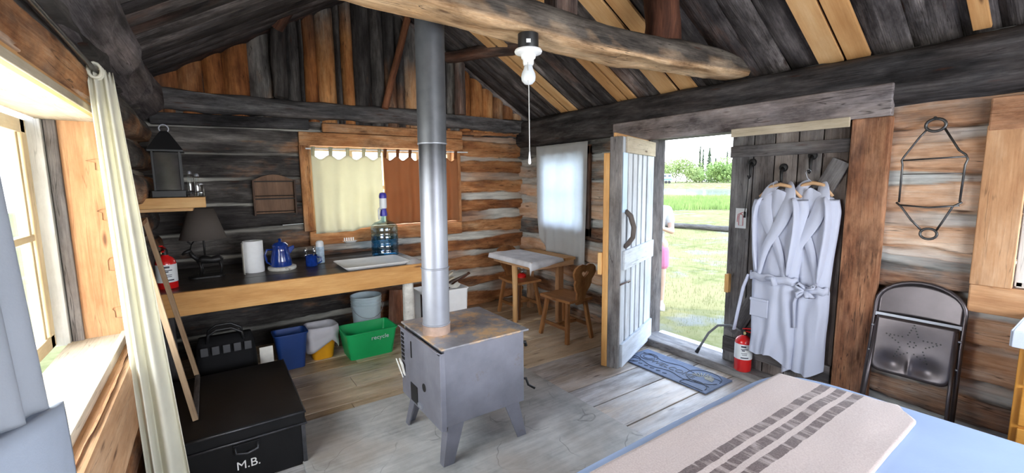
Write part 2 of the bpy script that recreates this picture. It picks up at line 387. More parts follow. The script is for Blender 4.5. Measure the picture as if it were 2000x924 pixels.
HB = [(.86, 2.44, 1.085, 1.92)]
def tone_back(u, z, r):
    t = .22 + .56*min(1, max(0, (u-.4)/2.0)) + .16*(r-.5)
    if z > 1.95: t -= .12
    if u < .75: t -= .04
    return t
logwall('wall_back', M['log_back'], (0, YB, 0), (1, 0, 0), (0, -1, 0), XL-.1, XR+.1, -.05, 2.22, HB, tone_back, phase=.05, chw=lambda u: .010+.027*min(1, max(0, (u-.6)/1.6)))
HR = [(3.56, 4.24, 1.04, 1.82), (1.14, 2.70, -.05, 1.92), (-.75, .38, .98, 1.78)]
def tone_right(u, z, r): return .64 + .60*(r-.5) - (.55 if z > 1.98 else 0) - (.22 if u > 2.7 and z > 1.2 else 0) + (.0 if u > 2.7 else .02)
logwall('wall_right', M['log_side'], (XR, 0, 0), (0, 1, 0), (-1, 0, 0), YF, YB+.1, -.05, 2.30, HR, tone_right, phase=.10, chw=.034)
HL = [(.85, 2.86, .80, 1.86)]
logwall('wall_left', M['log_back'], (XL, 0, 0), (0, 1, 0), (1, 0, 0), YF, YB+.1, -.05, 2.35, HL, lambda u, z, r: (-.3 if z > 2.0 else (.38 if u > 2.9 else .62)), phase=.02, amp=.05, rec=.03)  # tone drops above the lintel: shadow gap under the plate log, painted in
HF = [(.2, 2.8, .8, 2.1)]
logwall('wall_front', M['log_side'], (0, YF, 0), (1, 0, 0), (0, 1, 0), XL-.1, XR+.1, -.05, 2.35, HF, lambda u, z, r: .6)
# outer faces of the walls so no daylight leaks at the corners
ob = MB()
skin(ob, (0, YB+.14, 0), (1, 0, 0), XL-.25, XR+.25, -.3, 2.3, HB)
skin(ob, (XR+.14, 0, 0), (0, 1, 0), YF-.14, YB+.14, -.3, 2.3, [(3.56, 4.24, 1.04, 1.82), (1.9, 2.70, -.05, 1.92), (-.75, .38, .98, 1.78)])
skin(ob, (XL-.2, 0, 0), (0, 1, 0), YF-.14, YB+.14, -.3, 2.45, HL)
skin(ob, (0, YF-.14, 0), (1, 0, 0), XL-.25, XR+.25, -.3, 2.3, HF)
ob.build('wall_outer', M['greyboard'], kind='structure')

# gable above the plate: upright slabs
RK, RZ = .58, 2.36
def roofz(x): return RZ + RK*min(x-XL, XR-x)
g = MB()
slabs = [(-.42, -.14, .45), (-.14, .04, .70), (.04, .19, .82), (.19, .39, .85), (.39, .58, .30), (.58, .71, .12), (.71, .82, .22), (.82, .86, .0), (.86, .98, .78), (.98, 1.15, .80), (1.15, 1.21, .05), (1.21, 1.33, .92), (1.33, 1.51, .15), (1.51, 1.65, .25), (1.65, 1.78, .45), (1.78, 1.87, .40), (1.87, 2.03, .55), (2.03, 2.2, .2), (2.2, 2.38, .25), (2.38, 2.54, .3), (2.54, 2.69, .98), (2.69, 2.86, 1.0), (2.86, 3.01, .68), (3.01, 3.16, .60), (3.16, 3.31, .58), (3.31, 3.44, .5)]
for a, b, t in slabs:
    n = 6; seg = 14; zt = max(roofz(a), roofz(b), roofz((a+b)/2))+.05; rnd = random.random(); vs = []; gc = []; wds = []
    for j in range(seg+1):
        z = 2.15 + (zt-2.15)*j/seg
        for i in range(n+1):
            s = i/n; x = a+(b-a)*s + .006*noise.noise(V((z*3, a*9, 0)))
            vs.append((x, YB+.012-.060*max(0, math.sin(PI*s))**.45 + .008*noise.noise(V((x*8, z*5, a))), z)); gc.append((z, x, 0))
    fs = [(j*(n+1)+i, j*(n+1)+i+1, (j+1)*(n+1)+i+1, (j+1)*(n+1)+i) for j in range(seg) for i in range(n)]
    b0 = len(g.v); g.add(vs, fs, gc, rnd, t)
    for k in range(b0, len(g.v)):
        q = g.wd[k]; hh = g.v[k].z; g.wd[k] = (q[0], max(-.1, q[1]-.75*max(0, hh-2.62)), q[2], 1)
g.add([(XL-.2, YB+.02, 2.1), (XR+.2, YB+.02, 2.1), (XR+.2, YB+.02, 3.7), (XL-.2, YB+.02, 3.7)], [(0, 1, 2, 3)], tone=0)
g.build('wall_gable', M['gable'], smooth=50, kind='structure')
g = MB(); g.add([(XL-.2, YF, 2.2), (XR+.2, YF, 2.2), (XR+.2, YF, 3.7), (XL-.2, YF, 3.7)], [(0, 1, 2, 3)], tone=.2)
g.build('wall_gable_front', M['gable'], kind='structure')

# roof slopes: slabs running down the slope, fresh battens let in on the right
def roofside(name, right):
    mb = MB(); y = YF-.3; cosA = math.cos(math.atan(RK))
    while y < YB+.5:
        wdt = random.uniform(.13, .24); rnd = random.random(); tone = random.choice([.05, .1, .18, .3, .12]); n = 6; seg = 26; vs = []; gc = []
        ph = random.random()*20
        for j in range(seg+1):
            t = j/seg; x = (XR+.45)*(1-t) + 1.51*t if right else (XL-.45)*(1-t)+1.51*t
            z = RZ + RK*((XR-x) if right else (x-XL))
            for i in range(n+1):
                s = i/n
                d = .03*math.sin(PI*s)**.5 + .012*noise.noise(V((x*2, s*2, ph))) + .006*noise.noise(V((x*9, s*5, ph)))
                vs.append((x, y+wdt*s+.01*noise.noise(V((x*1.5, ph, 2))), z+.03-d)); gc.append((x*1.15, y+wdt*s, 0))
        mb.add(vs, [(j*(n+1)+i, j*(n+1)+i+1, (j+1)*(n+1)+i+1, (j+1)*(n+1)+i) for j in range(seg) for i in range(n)], gc, rnd, tone); y += wdt
    xe = XR+.45 if right else XL-.45; ze = RZ-RK*.45; zr = RZ+RK*1.91
    mb.add([(xe, YF-.3, ze+.05), (1.51, YF-.3, zr+.05), (1.51, YB+.5, zr+.05), (xe, YB+.5, ze+.05)], [(0, 1, 2, 3)], tone=0)
    return mb.build(name, M['roof'], smooth=50, kind='structure')
roofside('ceiling_right', True); roofside('ceiling_left', False)
def batten(y0, y1, xtop, label, grp='pale pine boards on the right roof slope', xbot=3.47, tone=.6):
    mb = MB(); z = lambda x: RZ+RK*(XR-x)-.022
    mb.beam((xbot, (y0+y1)/2, z(xbot)), (xtop, (y0+y1)/2, z(xtop)), y1-y0, .022, up=(RK, 0, 1), tone=tone)
    mb.build('roof_board', M['newpine'], at=(xbot, (y0+y1)/2, z(xbot)), bevel=.003, label=label, cat='board', group=grp)
batten(3.72, 3.83, 1.6, 'pale pine roof board running past the bulb, right one of its pair')
batten(3.86, 3.97, 1.6, 'pale pine roof board running past the bulb, left one of its pair')
batten(2.90, 2.98, 1.6, 'narrow pale pine roof board in the middle pair under the tie beam, right one')
batten(3.00, 3.12, 1.6, 'wide pale pine roof board in the middle pair under the tie beam, left one')
batten(2.27, 2.42, 1.6, 'pale pine roof board above the open door, right one of its pair')
batten(2.45, 2.62, 1.6, 'pale pine roof board above the open door, left one of its pair')
batten(1.09, 1.215, 1.6, 'broad pale pine roof board above the bathrobes, right one of its pair')
batten(1.23, 1.37, 1.6, 'broad pale pine roof board above the bathrobes, left one of its pair')
batten(.57, .64, 2.6, 'short narrow pinkish roof board near the right edge of the photo', xbot=3.44)

# plates and big beams
t = MB(); t.log((XR+.04, YB, 2.14), (XR+.04, YF, 2.12), .15, seg=30, n=24, tone=.35, wob=.10)
for v in t.v:
    if v.x < XR-.06: v.x = XR-.06 - .01*noise.noise(v*6)
    v.z = 2.14 + (v.z-2.14)*1.15
t.build('trim_1', M['darkboard'], smooth=60, kind='structure')
t = MB(); t.log((XL+.0, YF, 2.30), (XL-.02, YB, 2.26), .16, seg=26, n=16, tone=.4, wob=.35, bend=.05)
t.build('trim_2', M['header'], smooth=60, kind='structure')
t = MB(); t.log((XL-.05, YB-.04, 2.27), (XR+.05, YB-.04, 2.24), .085, seg=30, n=14, tone=.35, wob=.3)
for v in t.v:
    if v.y < YB-.10: v.y = YB-.10
t.build('trim_3', M['darkboard'], smooth=60, kind='structure')
t = MB()
t.beam((XL+.05, YB-.05, 2.10), (.86, YB-.05, 2.12), .05, .10, tone=.3)
t.build('trim_4', M['darkboard'], bevel=.01, kind='structure')

# tie beam across the room, split log with peeled underside
b = MB(); n = 20; seg = 44; x0, x1 = XL-.02, XR+.02; vs = []; gc = []; wd = []
for j in range(seg+1):
    x = x0+(x1-x0)*j/seg; tt = j/seg
    zc = 2.365 + .022*math.sin(x*2.1+.6); hh = .105 + .012*noise.noise(V((x*1.3, 0, 3)))
    if x > 3.0: hh *= 1-.10*((x-3.0)/.45)
    for k in range(n):
        a = 2*PI*k/n; ca, sa = math.cos(a), math.sin(a)
        yy = 1.94 + .12*(abs(ca)**.75)*(1 if ca > 0 else -1)*(1+.12*noise.noise(V((x*2, ca, sa))))
        zz = zc + hh*(abs(sa)**.8)*(1 if sa > 0 else -1)*(1+.15*noise.noise(V((x*3, ca*2, sa*2+4)))) + .006*noise.noise(V((x*14, ca*6, sa*6)))
        if zz < zc-hh*.70: zz = zc-hh*.70 - .030*noise.noise(V((x*3, yy*6, 0)))
        vs.append((x, yy, zz)); gc.append((x, yy, zz))
b.add(vs, [(j*n+k, j*n+(k+1) % n, (j+1)*n+(k+1) % n, (j+1)*n+k) for j in range(seg) for k in range(n)]+[tuple(reversed(range(n))), tuple(range(seg*n, seg*n+n))], gc, .3, .25)
for i, v in enumerate(b.v):
    q = b.wd[i]; x = v.x; zc = 2.365 + .022*math.sin(x*2.1+.6)
    low = (zc - v.z)
    b.wd[i] = (q[0], .92 if low > .052+.02*noise.noise(V((x*3, 1, 1))) else (.38 if low > .0 else .12), 0, 1)
b.build('tie_beam', M['beam'], smooth=60, at=(1.5, 1.94, 2.26), label='thick split log tie beam crossing the room overhead, bulb fixture under it', cat='beam')
b = MB(); b.log((2.64, 2.0, 2.44), (2.64, 2.0, 3.10), .125, seg=8, n=14, tone=.75); b.build('roof_post', M['pole'], at=(2.64, 2.0, 2.44), smooth=60, label='thick reddish roof post on the tie beam, above the open door', cat='post')
b = MB(); b.box((1.72, 2.0, 2.80), (.16, .12, .66), tone=.4); b.build('roof_post', M['pole'], at=(1.72, 2.0, 2.46), bevel=.015, label='squared dark roof post on the tie beam, right of the bulb fixture', cat='post')
b = MB(); b.log((.62, YB-.12, 2.34), (.64, YB-.14, 2.98), .06, seg=7, n=12, tone=.2); b.build('gable_post', M['pole'], at=(.62, YB-.12, 2.34), smooth=60, label='dark upright pole against the gable, left of the stovepipe', cat='post')
b = MB(); b.log((.62, YB-.2, 2.93), (.90, YB-.6, 3.42), .055, seg=7, n=12, tone=.55); b.build('gable_brace', M['pole'], at=(.62, YB-.2, 2.93), smooth=60, label='dark reddish slanting pole at the top of the left gable post', cat='brace')
b = MB(); b.log((1.59, YB-.14, 2.32), (1.90, YB-.14, 3.36), .036, seg=9, n=12, tone=.85, wob=.15); b.build('gable_brace', M['pole'], at=(1.59, YB-.14, 2.32), smooth=60, label='thin red-brown slanting pole on the gable, just left of the stovepipe', cat='brace')
b = MB(); b.log((2.47, YB-.14, 2.31), (2.48, YB-.14, 2.92), .065, seg=7, n=12, tone=.45); b.build('gable_post', M['pole'], at=(2.47, YB-.14, 2.31), smooth=60, label='dark brown upright pole against the gable, right of the stovepipe', cat='post')
b = MB(); b.log((2.30, YB-.2, 2.92), (2.62, 3.6, 2.84), .06, seg=7, n=12, tone=.5); b.build('gable_brace', M['pole'], at=(2.3, YB-.2, 2.92), smooth=60, label='brown log strut just right of the stovepipe, running up toward the tie beam', cat='brace')

# floor boards (run across the room)
f = MB(); y = YF-.05
while y < YB+.1:
    w = random.uniform(.21, .30); xs = [XL-.25, XR+.16]
    cut = random.uniform(.6, 2.9); parts = [(xs[0], cut), (cut, xs[1])]
    for a, b_ in parts:
        tone = .78 if y > 2.6 else .35
        tone += random.uniform(-.12, .12)
        f.box(((a+b_)/2, y+w/2, -.02), (b_-a-.004, w-.010, .04), tone=tone, axis=0)
    y += w
f.box((1.5, 1.5, -.06), (4.4, 7, .02), tone=-.5)
f.build('floor', M['floor'], bevel=.003, kind='structure')

# stone hearth slab
m, nt, bs, out = newmat('cracked_stone_slab'); tcn = N(nt, 'TexCoord').outputs['Object']
n1 = noi(nt, tcn, 3.2, 8, .65); vo = N(nt, 'TexVoronoi', feature='DISTANCE_TO_EDGE'); vo.inputs['Scale'].default_value = 3.0
dn = N(nt, 'TexNoise'); dn.inputs['Scale'].default_value = 4; nt.links.new(tcn, dn.inputs[0])
vv = N(nt, 'VectorMath', operation='ADD'); sc_ = N(nt, 'VectorMath', operation='SCALE'); sc_.inputs['Scale'].default_value = .25
nt.links.new(dn.outputs['Color'], sc_.inputs[0]); nt.links.new(tcn, vv.inputs[0]); nt.links.new(sc_.outputs[0], vv.inputs[1]); nt.links.new(vv.outputs[0], vo.inputs[0])
c = ramp(nt, n1, [(.3, (.24, .235, .21)), (.48, (.46, .46, .425)), (.7, (.66, .64, .59))])
st = noi(nt, tcn, 1, 4, .6, (3, 30, 1)); c = mixc(nt, .25, c, ramp(nt, st, [(.35, (.12, .13, .15)), (.65, (.6, .6, .6))]))
ck = ramp(nt, vo.outputs['Distance'], [(.0, (1, 1, 1)), (.012, (0, 0, 0))]); c = mixc(nt, mth(nt, 'MULTIPLY', mth(nt, 'MULTIPLY', ck, ramp(nt, dn.outputs[0], [(.48, (0, 0, 0)), (.56, (1, 1, 1))])), .6), c, (.08, .08, .075))
dk = noi(nt, tcn, 1.3, 3, .5); c = mixc(nt, ramp(nt, dk, [(.55, (0, 0, 0)), (.68, (.5, .5, .5))]), c, (.30, .22, .15))
nt.links.new(c, bs.inputs['Base Color']); bs.inputs['Roughness'].default_value = .40
bm = N(nt, 'Bump'); bm.inputs['Strength'].default_value = .5; bm.inputs['Distance'].default_value = .01; nt.links.new(n1, bm.inputs['Height']); nt.links.new(bm.outputs[0], bs.inputs['Normal'])
M['stone'] = m
h = MB(); h.box((1.185, 2.12, .006), (1.74, 1.75, .018)); h.build('hearth_slab', M['stone'], at=(1.2, 2.1, 0), bevel=.004, label='cracked grey stone slab on the floor under the wood stove', cat='hearth')

# ------------------------------------------------------------------ window 1: left wall
w1 = struct('window_1', (-.5, 2.0, .82))
M['sash'] = wood('yellowed_sash', blotch=.25, crack=.4, hi=[(.22, (.58, .46, .27)), (.8, (.80, .70, .50))], lo=[(.22, (.45, .34, .18)), (.8, (.7, .6, .42))], patch=.3, bump=.1, knots=False)
M['pane'] = glassmat('window_glass', (.97, .99, 1))
M['wpaint'] = wood('white_painted_jamb', blotch=.25, crack=.4, hi=[(.22, (.55, .54, .50)), (.8, (.74, .73, .69))], lo=[(.22, (.4, .37, .33)), (.8, (.6, .58, .54))], patch=.4, bump=.1, knots=False)
b = MB(); b.box((-.47, 2.89, 1.33), (.16, .05, 1.06), tone=.7, axis=2); b.build('jamb_board', M['jamb'], w1, bevel=.004)
b = MB(); b.box((-.565, 2.875, 1.33), (.04, .06, 1.04), tone=.4, axis=2); b.build('jamb_board', M['greyboard'], w1, bevel=.003)
b = MB(); b.box((-.615, 2.86, 1.33), (.05, .07, 1.04), tone=.7, axis=2); b.build('jamb_board', M['wpaint'], w1, bevel=.003)
b = MB(); b.box((-.49, 1.85, 1.865), (.24, 2.04, .03), tone=.6); b.build('head_board', M['paleply'], w1, bevel=.003)
b = MB(); b.box((-.385, 1.85, 1.872), (.022, 2.04, .045), tone=.8); b.build('head_strip', M['newpine'], w1, bevel=.003)
b = MB(); b.box((-.50, 1.85, .80), (.20, 2.10, .036), tone=.35); b.build('sill', M['paleply'], w1, bevel=.004)
b = MB(); b.box((-.40, 1.85, .805), (.026, 2.14, .05), tone=.9); b.build('sill_strip', M['paleply'], w1, bevel=.004)
fr = MB()
for yy in (.93, 2.79): fr.box((-.655, yy, 1.33), (.04, .07, 1.02), tone=.7, axis=2)
fr.box((-.655, 1.86, .85), (.04, 1.9, .06), tone=.6); fr.box((-.655, 1.86, 1.81), (.04, 1.9, .06), tone=.6); fr.box((-.655, 1.86, 1.33), (.03, 1.9, .03), tone=.6)
for yy in (1.39, 1.86, 2.33, 2.72): fr.box((-.655, yy, 1.33), (.028, .03 if yy != 1.86 else .06, .96), tone=.6, axis=2)
fr.build('sash', M['sash'], w1, bevel=.004)
b = MB(); b.box((-.662, 1.86, 1.33), (.004, 1.86, .96)); b.build('pane', M['pane'], w1)
# apron log below the sill and hewn log above
t = MB(); t.box((XL+.02, 1.75, .64), (.10, 2.75, .30), tone=.55); t.build('trim_5', M['jamb'], bevel=.02, kind='structure')
t = MB(); t.box((XL+.0, 1.6, 1.955), (.07, 2.85, .13), tone=.62); t.build('trim_6', M['log_side'], bevel=.015, kind='structure')

# ------------------------------------------------------------------ window 2: back wall
w2 = struct('window_2', (1.65, YB, 1.0))
b = MB(); b.beam((.76, YB-.035, 1.985), (2.54, YB-.035, 1.985), .04, .13, tone=.85); b.build('head_board', M['log_back'], w2, bevel=.004)
b = MB(); b.beam((.98, YB-.03, 2.10), (2.54, YB-.03, 2.10), .05, .09, tone=.8); b.build('head_log', M['log_back'], w2, bevel=.012)
b = MB(); b.box((.80, YB-.035, 1.50), (.09, .04, .84), tone=.62, axis=2); b.build('side_board', M['log_back'], w2, bevel=.004)
b = MB(); b.box((2.47, YB-.035, 1.50), (.07, .04, .84), tone=.78, axis=2); b.build('side_board', M['log_back'], w2, bevel=.004)
b = MB(); b.beam((.80, YB-.04, 1.005), (2.50, YB-.04, 1.005), .05, .14, tone=.85); b.build('sill_board', M['log_back'], w2, bevel=.01)
fr = MB()
for xx in (.88, 1.27, 1.65, 2.03, 2.42): fr.box((xx, YB+.10, 1.50), (.045 if xx != 1.65 else .07, .035, .84), tone=.6, axis=2)
for zz in (1.10, 1.50, 1.90): fr.box((1.65, YB+.10, zz), (1.58, .03, .04), tone=.6)
fr.build('sash', M['sash'], w2, bevel=.003)
b = MB(); b.box((1.65, YB+.11, 1.50), (1.56, .004, .82)); b.build('pane', M['pane'], w2)
b = MB()
b.box((.85, YB+.05, 1.50), (.02, .18, .84), tone=.5, axis=2); b.box((2.45, YB+.05, 1.50), (.02, .18, .84), tone=.5, axis=2); b.box((1.65, YB+.05, 1.93), (1.6, .18, .02), tone=.5); b.box((1.65, YB+.05, 1.08), (1.6, .18, .02), tone=.5)
b.build('reveal', M['jamb'], w2)

# ------------------------------------------------------------------ window 3: small right wall window behind its curtain
w3 = struct('window_3', (XR, 3.9, 1.0))
fr = MB()
for yy in (3.58, 3.9, 4.22): fr.box((XR+.06, yy, 1.43), (.03, .04, .78), tone=.6, axis=2)
for zz in (1.06, 1.43, 1.80): fr.box((XR+.06, 3.9, zz), (.03, .66, .04), tone=.6)
fr.build('sash', M['wpaint'], w3, bevel=.003)
b = MB(); b.box((XR+.07, 3.9, 1.43), (.004, .64, .76)); b.build('pane', M['pane'], w3)
b = MB()
for yy, ww in ((3.50, .10), (4.30, .10)): b.box((XR-.03, yy, 1.43), (.03, ww, .98), tone=.35, axis=2)
b.box((XR-.03, 3.9, 1.88), (.03, .9, .10), tone=.3); b.box((XR-.03, 3.9, .98), (.03, .9, .10), tone=.35)
b.build('frame_board', M['redboard'], w3, bevel=.004)
# ------------------------------------------------------------------ window 4: right wall, at the photo's right edge
w4 = struct('window_4', (XR, 0, 1.0))
b = MB(); b.box((XR-.035, .455, 1.39), (.035, .155, .84), tone=.75, axis=2); b.build('side_board', M['jamb'], w4, bevel=.004)
b = MB(); b.box((XR-.035, -.2, 1.865), (.04, 1.46, .17), tone=.8); b.build('head_board', M['redboard'], w4, bevel=.008)
b = MB(); b.box((XR-.035, -.2, .895), (.04, 1.46, .15), tone=.8); b.build('sill_board', M['jamb'], w4, bevel=.008)
fr = MB()
for yy in (.36, -.19, -.73): fr.box((XR+.0, yy, 1.38), (.03, .03, .80), tone=.8, axis=2)
for zz in (.99, 1.38, 1.77): fr.box((XR+.0, -.19, zz), (.03, 1.12, .03), tone=.8)
fr.build('sash', M['wpaint'], w4, bevel=.003)
b = MB(); b.box((XR+.01, -.19, 1.38), (.004, 1.1, .78)); b.build('pane', M['pane'], w4)
# unseen rear window, added behind the camera to let in fill light
w5 = struct('added_rear_window', (1.5, YF, 1.0)); fr = MB()
for xx in (.22, 1.5, 2.78): fr.box((xx, YF-.0, 1.45), (.05, .04, 1.3), tone=.6, axis=2)
for zz in (.82, 2.08): fr.box((1.5, YF-.0, zz), (2.6, .04, .05), tone=.6)
fr.build('sash', M['wpaint'], w5)

# ------------------------------------------------------------------ door surround, right wall
t = MB(); t.box((XR-.045, 2.02, 2.005), (.05, 2.18, .19), tone=.5); t.build('trim_7', M['header'], bevel=.008, kind='structure')
t = MB(); t.box((XR-.04, 1.025, 1.01), (.05, .20, 1.80), tone=.70, axis=2); t.build('trim_8', M['redboard'], bevel=.01, kind='structure')
t = MB(); t.box((XR+.06, 2.70, .96), (.22, .07, 1.92), tone=.35, axis=2); t.build('trim_9', M['greyboard'], bevel=.006, kind='structure')
t = MB(); t.box((XR+.0, 1.9, .035), (.24, 1.66, .07), tone=.35); t.build('trim_10', M['greyboard'], bevel=.01, kind='structure')
t = MB(); t.box((XR+.17, 2.25, .03), (.12, .86, .05), tone=.9); t.build('trim_11', M['whitepaint'], bevel=.006, kind='structure')
t = MB(); t.box((XR+.06, 2.29, 1.93), (.22, .84, .03), tone=.35); t.build('trim_12', M['greyboard'], kind='structure')
t = MB(); t.box((XR-.075, 1.51, 1.895), (.02, .76, .06), tone=.9); t.build('trim_13', M['paleply'], bevel=.003, kind='structure')

# door 2: the closed grey leaf that carries the robes
d2 = struct('door_2', (XR-.02, 1.52, .07))
p = MB(); yy = 1.14
for k, w in enumerate((.15, .15, .155, .15, .17)):
    p.box((XR+.0, yy+w/2, .975), (.03, w-.008, 1.80), tone=random.uniform(.2, .6), axis=2); yy += w
p.build('planks', M['greyboard'], d2, bevel=.003)
b = MB(); b.box((XR-.03, 1.52, 1.755), (.03, .78, .085), tone=.3); b.build('top_rail', M['greyboard'], d2, bevel=.004)
b = MB(); b.box((XR-.03, 1.52, .22), (.03, .76, .12), tone=.3); b.build('bottom_rail', M['greyboard'], d2, bevel=.004)
b = MB(); b.beam((XR-.03, 1.17, 1.66), (XR-.03, 1.82, .32), .03, .11, up=(0, 1, .3), tone=.3); b.build('brace', M['greyboard'], d2, bevel=.004)
b = MB(); b.box((XR-.035, 1.885, .72), (.04, .035, .15), tone=.8, axis=2); b.build('stop_block', M['counter_front'], d2, bevel=.004)
b = MB(); b.box((XR+.02, 1.905, .975), (.05, .02, 1.82), tone=.5, axis=2); b.build('edge_strip', M['greyboard'], d2)

# door 1: the open white plank leaf
hx, hy = 3.40, 2.665
dd = V((2.60-hx, 2.34-hy, 0)).normalized(); dn_ = V((-dd.y*-1, dd.x, 0)); dn_ = V((.376, -.926, 0)); dn_ = (dn_ - dd*dn_.dot(dd)).normalized()
d1 = struct('door_1', (hx, hy, .04)); LW = .84
RD = Matrix((dd, dn_, V((0, 0, 1)))).transposed()
def D(u, n, z): return V((hx, hy, 0)) + dd*u + dn_*n + V((0, 0, z))
def dbox(mb, u0, u1, n0, n1, z0, z1, **k):
    P = [D(u, n, z) for z in (z0, z1) for u, n in ((u0, n0), (u1, n0), (u1, n1), (u0, n1))]
    L = (u1-u0, n1-n0, z1-z0); ax = max(range(3), key=lambda i: L[i]); o = [i for i in range(3) if i != ax]
    raw = [(u, n, z) for z in (z0, z1) for u, n in ((u0, n0), (u1, n0), (u1, n1), (u0, n1))]
    mb.add(P, [(0, 1, 2, 3), (7, 6, 5, 4), (4, 5, 1, 0), (5, 6, 2, 1), (6, 7, 3, 2), (7, 4, 0, 3)], [(q[ax], q[o[0]], q[o[1]]) for q in raw], None, **k)
p = MB(); edges = [0, .20, .215, .335, .35, .455, .47, .58, .60, .70, .715, LW]
for a, b_ in ((0.0, .190), (.225, .325), (.36, .450), (.485, .575), (.61, .70), (.740, LW)):
    dbox(p, a, b_, -.012, .018, .04, 1.88, tone=random.uniform(.6, .85))
p.build('planks', M['whitepaint'], d1, bevel=.002)
p = MB(); dbox(p, .0, LW-.01, -.03, -.0125, .05, 1.86, tone=.15); p.build('backing_board', M['greyboard'], d1)
b = MB(); dbox(b, .02, LW+.02, -.05, -.03, 1.86, 1.91, tone=.8); b.build('cap_strip', M['newpine'], d1, bevel=.003)
b = MB(); dbox(b, .02, LW-.06, .018, .036, 1.76, 1.885, tone=.55); b.build('top_rail', M['paleply'], d1, bevel=.003)
b = MB(); dbox(b, .02, LW-.03, .018, .040, .84, .995, tone=1.0); b.build('middle_rail', M['whitepaint'], d1, bevel=.003)
b = MB(); dbox(b, .01, LW-.01, .018, .040, .045, .235, tone=1.0); b.build('bottom_rail', M['whitepaint'], d1, bevel=.003)
b = MB(); dbox(b, LW-.001, LW+.028, -.075, .020, .04, 1.88, tone=.35); b.build('edge_board', M['greyboard'], d1, bevel=.004)
b = MB(); dbox(b, LW+.0, LW+.03, -.125, -.076, .04, 1.76, tone=.75); b.build('edge_post', M['counter_front'], d1, bevel=.006)
b = MB(); dbox(b, LW+.0, LW+.045, -.16, -.126, .80, .98, tone=.75); b.build('edge_block', M['counter_front'], d1, bevel=.006)
M['bluepaint'] = plain('pale_blue_paint', (.42, .58, .72), .5, var=.08)
b = MB(); dbox(b, .736, .838, .019, .023, 1.30, 1.76); b.build('painted_patch', M['bluepaint'], d1)
b = MB(); b.tube([D(.76, .02, 1.31), D(.755, .06, 1.27), D(.745, .085, 1.18), D(.75, .08, 1.10), D(.768, .05, 1.05), D(.77, .02, 1.02)], [.018, .022, .02, .019, .02, .018], n=12); b.build('door_handle', M['greyboard'], d1, smooth='all')
b = MB(); b.tube([D(LW+.02, .02, .73), D(LW-.02, .05, .745), D(.70, .05, .74), D(.69, .03, .72)], .007, n=8); b.build('latch', plain('rusty_iron', (.12, .09, .08), .5, .7), d1, smooth='all')

# ------------------------------------------------------------------ wood stove
M['steel'] = plain('grey_stove_steel', (.27, .27, .31), .48, .55, var=.18, scale=5, bump=.15, stains=((.24, .20, .17), 9, .62))
M['stovetop'] = plain('rusty_stove_top', (.30, .30, .32), .5, .45, var=.3, scale=6, bump=.2, stains=((.66, .44, .24), 5.0, .50))
M['black'] = plain('black_enamel', (.012, .012, .013), .45)
M['iron'] = plain('black_iron', (.022, .021, .021), .5, .6, var=.3)
M['pipe'] = plain('grey_stove_pipe', (.36, .375, .42), .42, .5, var=.10, scale=4, bump=.05)
M['pipedark'] = plain('dark_stove_pipe', (.10, .105, .115), .45, .4, var=.25, scale=7)
M['paper'] = plain('paper', (.72, .70, .64), .8)
st = thing('wood_stove', 'grey steel box wood stove on four splayed legs on the stone slab', 'stove', (1.2, 2.31, .015))
sx0, sx1, sy0, sy1, zb, ztp = .955, 1.475, 2.045, 2.60, .235, .672
b = MB(); b.box(((sx0+sx1)/2, (sy0+sy1)/2, (zb+ztp)/2), (sx1-sx0, sy1-sy0, ztp-zb)); b.build('firebox', M['steel'], st, bevel=.004)
b = MB(); b.box(((sx0+sx1)/2+.003, (sy0+sy1)/2, ztp+.006), (sx1-sx0+.045, sy1-sy0+.035, .012)); b.build('top_plate', M['stovetop'], st, bevel=.003)
sh = MB(); sh.box((.925, 2.31, .445), (.007, .57, .43)); sh.beam((.925, 2.595, .655), (.925, 2.025, .655), .007, .01); sh.box((.915, 2.30, .668), (.028, .57, .006), R=Matrix.Rotation(.5, 3, 'Y'))
sh.box((.938, 2.03, .445), (.03, .006, .43)); shp = sh.build('heat_shield', M['steel'], st, bevel=.002)
v = MB(); v.box((.9195, 2.42, .565), (.004, .012, .10)); v.build('vent_opening', M['black'], shp)
v = MB(); v.box((.9195, 2.395, .30), (.004, .10, .11)); v.build('vent_opening', M['black'], shp)
v = MB(); v.lathe((.919, 2.245, .395), [(.024, 0), (.024, .004)], n=18, axis='x'); v.build('vent_hole', M['black'], shp)
v = MB(); v.box((.916, 2.30, .265), (.012, .055, .02)); v.build('vent_slider', M['pipe'], shp, bevel=.002)
v = MB()
for k in range(7): v.box((.9185, 2.555, .47+k*.026), (.003, .04, .016))
v.build('grille', M['iron'], shp)
for i, (x, y, ox, oy) in enumerate(((sx0+.035, sy0+.03, -.045, -.02), (sx1-.04, sy0+.03, .04, -.02), (sx0+.035, sy1-.03, -.045, .02), (sx1-.04, sy1-.03, .04, .02))):
    L = MB(); lp = []
    for zz, w_ in ((zb+.0, .125), (.016, .072)):
        t_ = (zb-zz)/(zb-.016); cx, cy = x+ox*t_, y+oy*t_; h2 = w_/2
        sgx = 1 if ox > 0 else -1; sgy = 1 if oy > 0 else -1
        lp.append([(cx-sgx*w_*.7, cy+sgy*.012, zz), (cx+sgx*.012, cy+sgy*.012, zz), (cx+sgx*.012, cy-sgy*h2, zz), (cx+sgx*.004, cy-sgy*h2, zz), (cx+sgx*.004, cy+sgy*.004, zz), (cx-sgx*w_*.7, cy+sgy*.004, zz)])
    L.add(lp[0]+lp[1], [(k, (k+1) % 6, 6+(k+1) % 6, 6+k) for k in range(6)]+[tuple(range(6)), tuple(reversed(range(6, 12)))]); L.build('leg', M['steel'], st)
dr = MB(); dr.box((sx1+.012, 2.32, .46), (.02, .40, .33)); drp = dr.build('loading_door', M['steel'], st, bevel=.006)
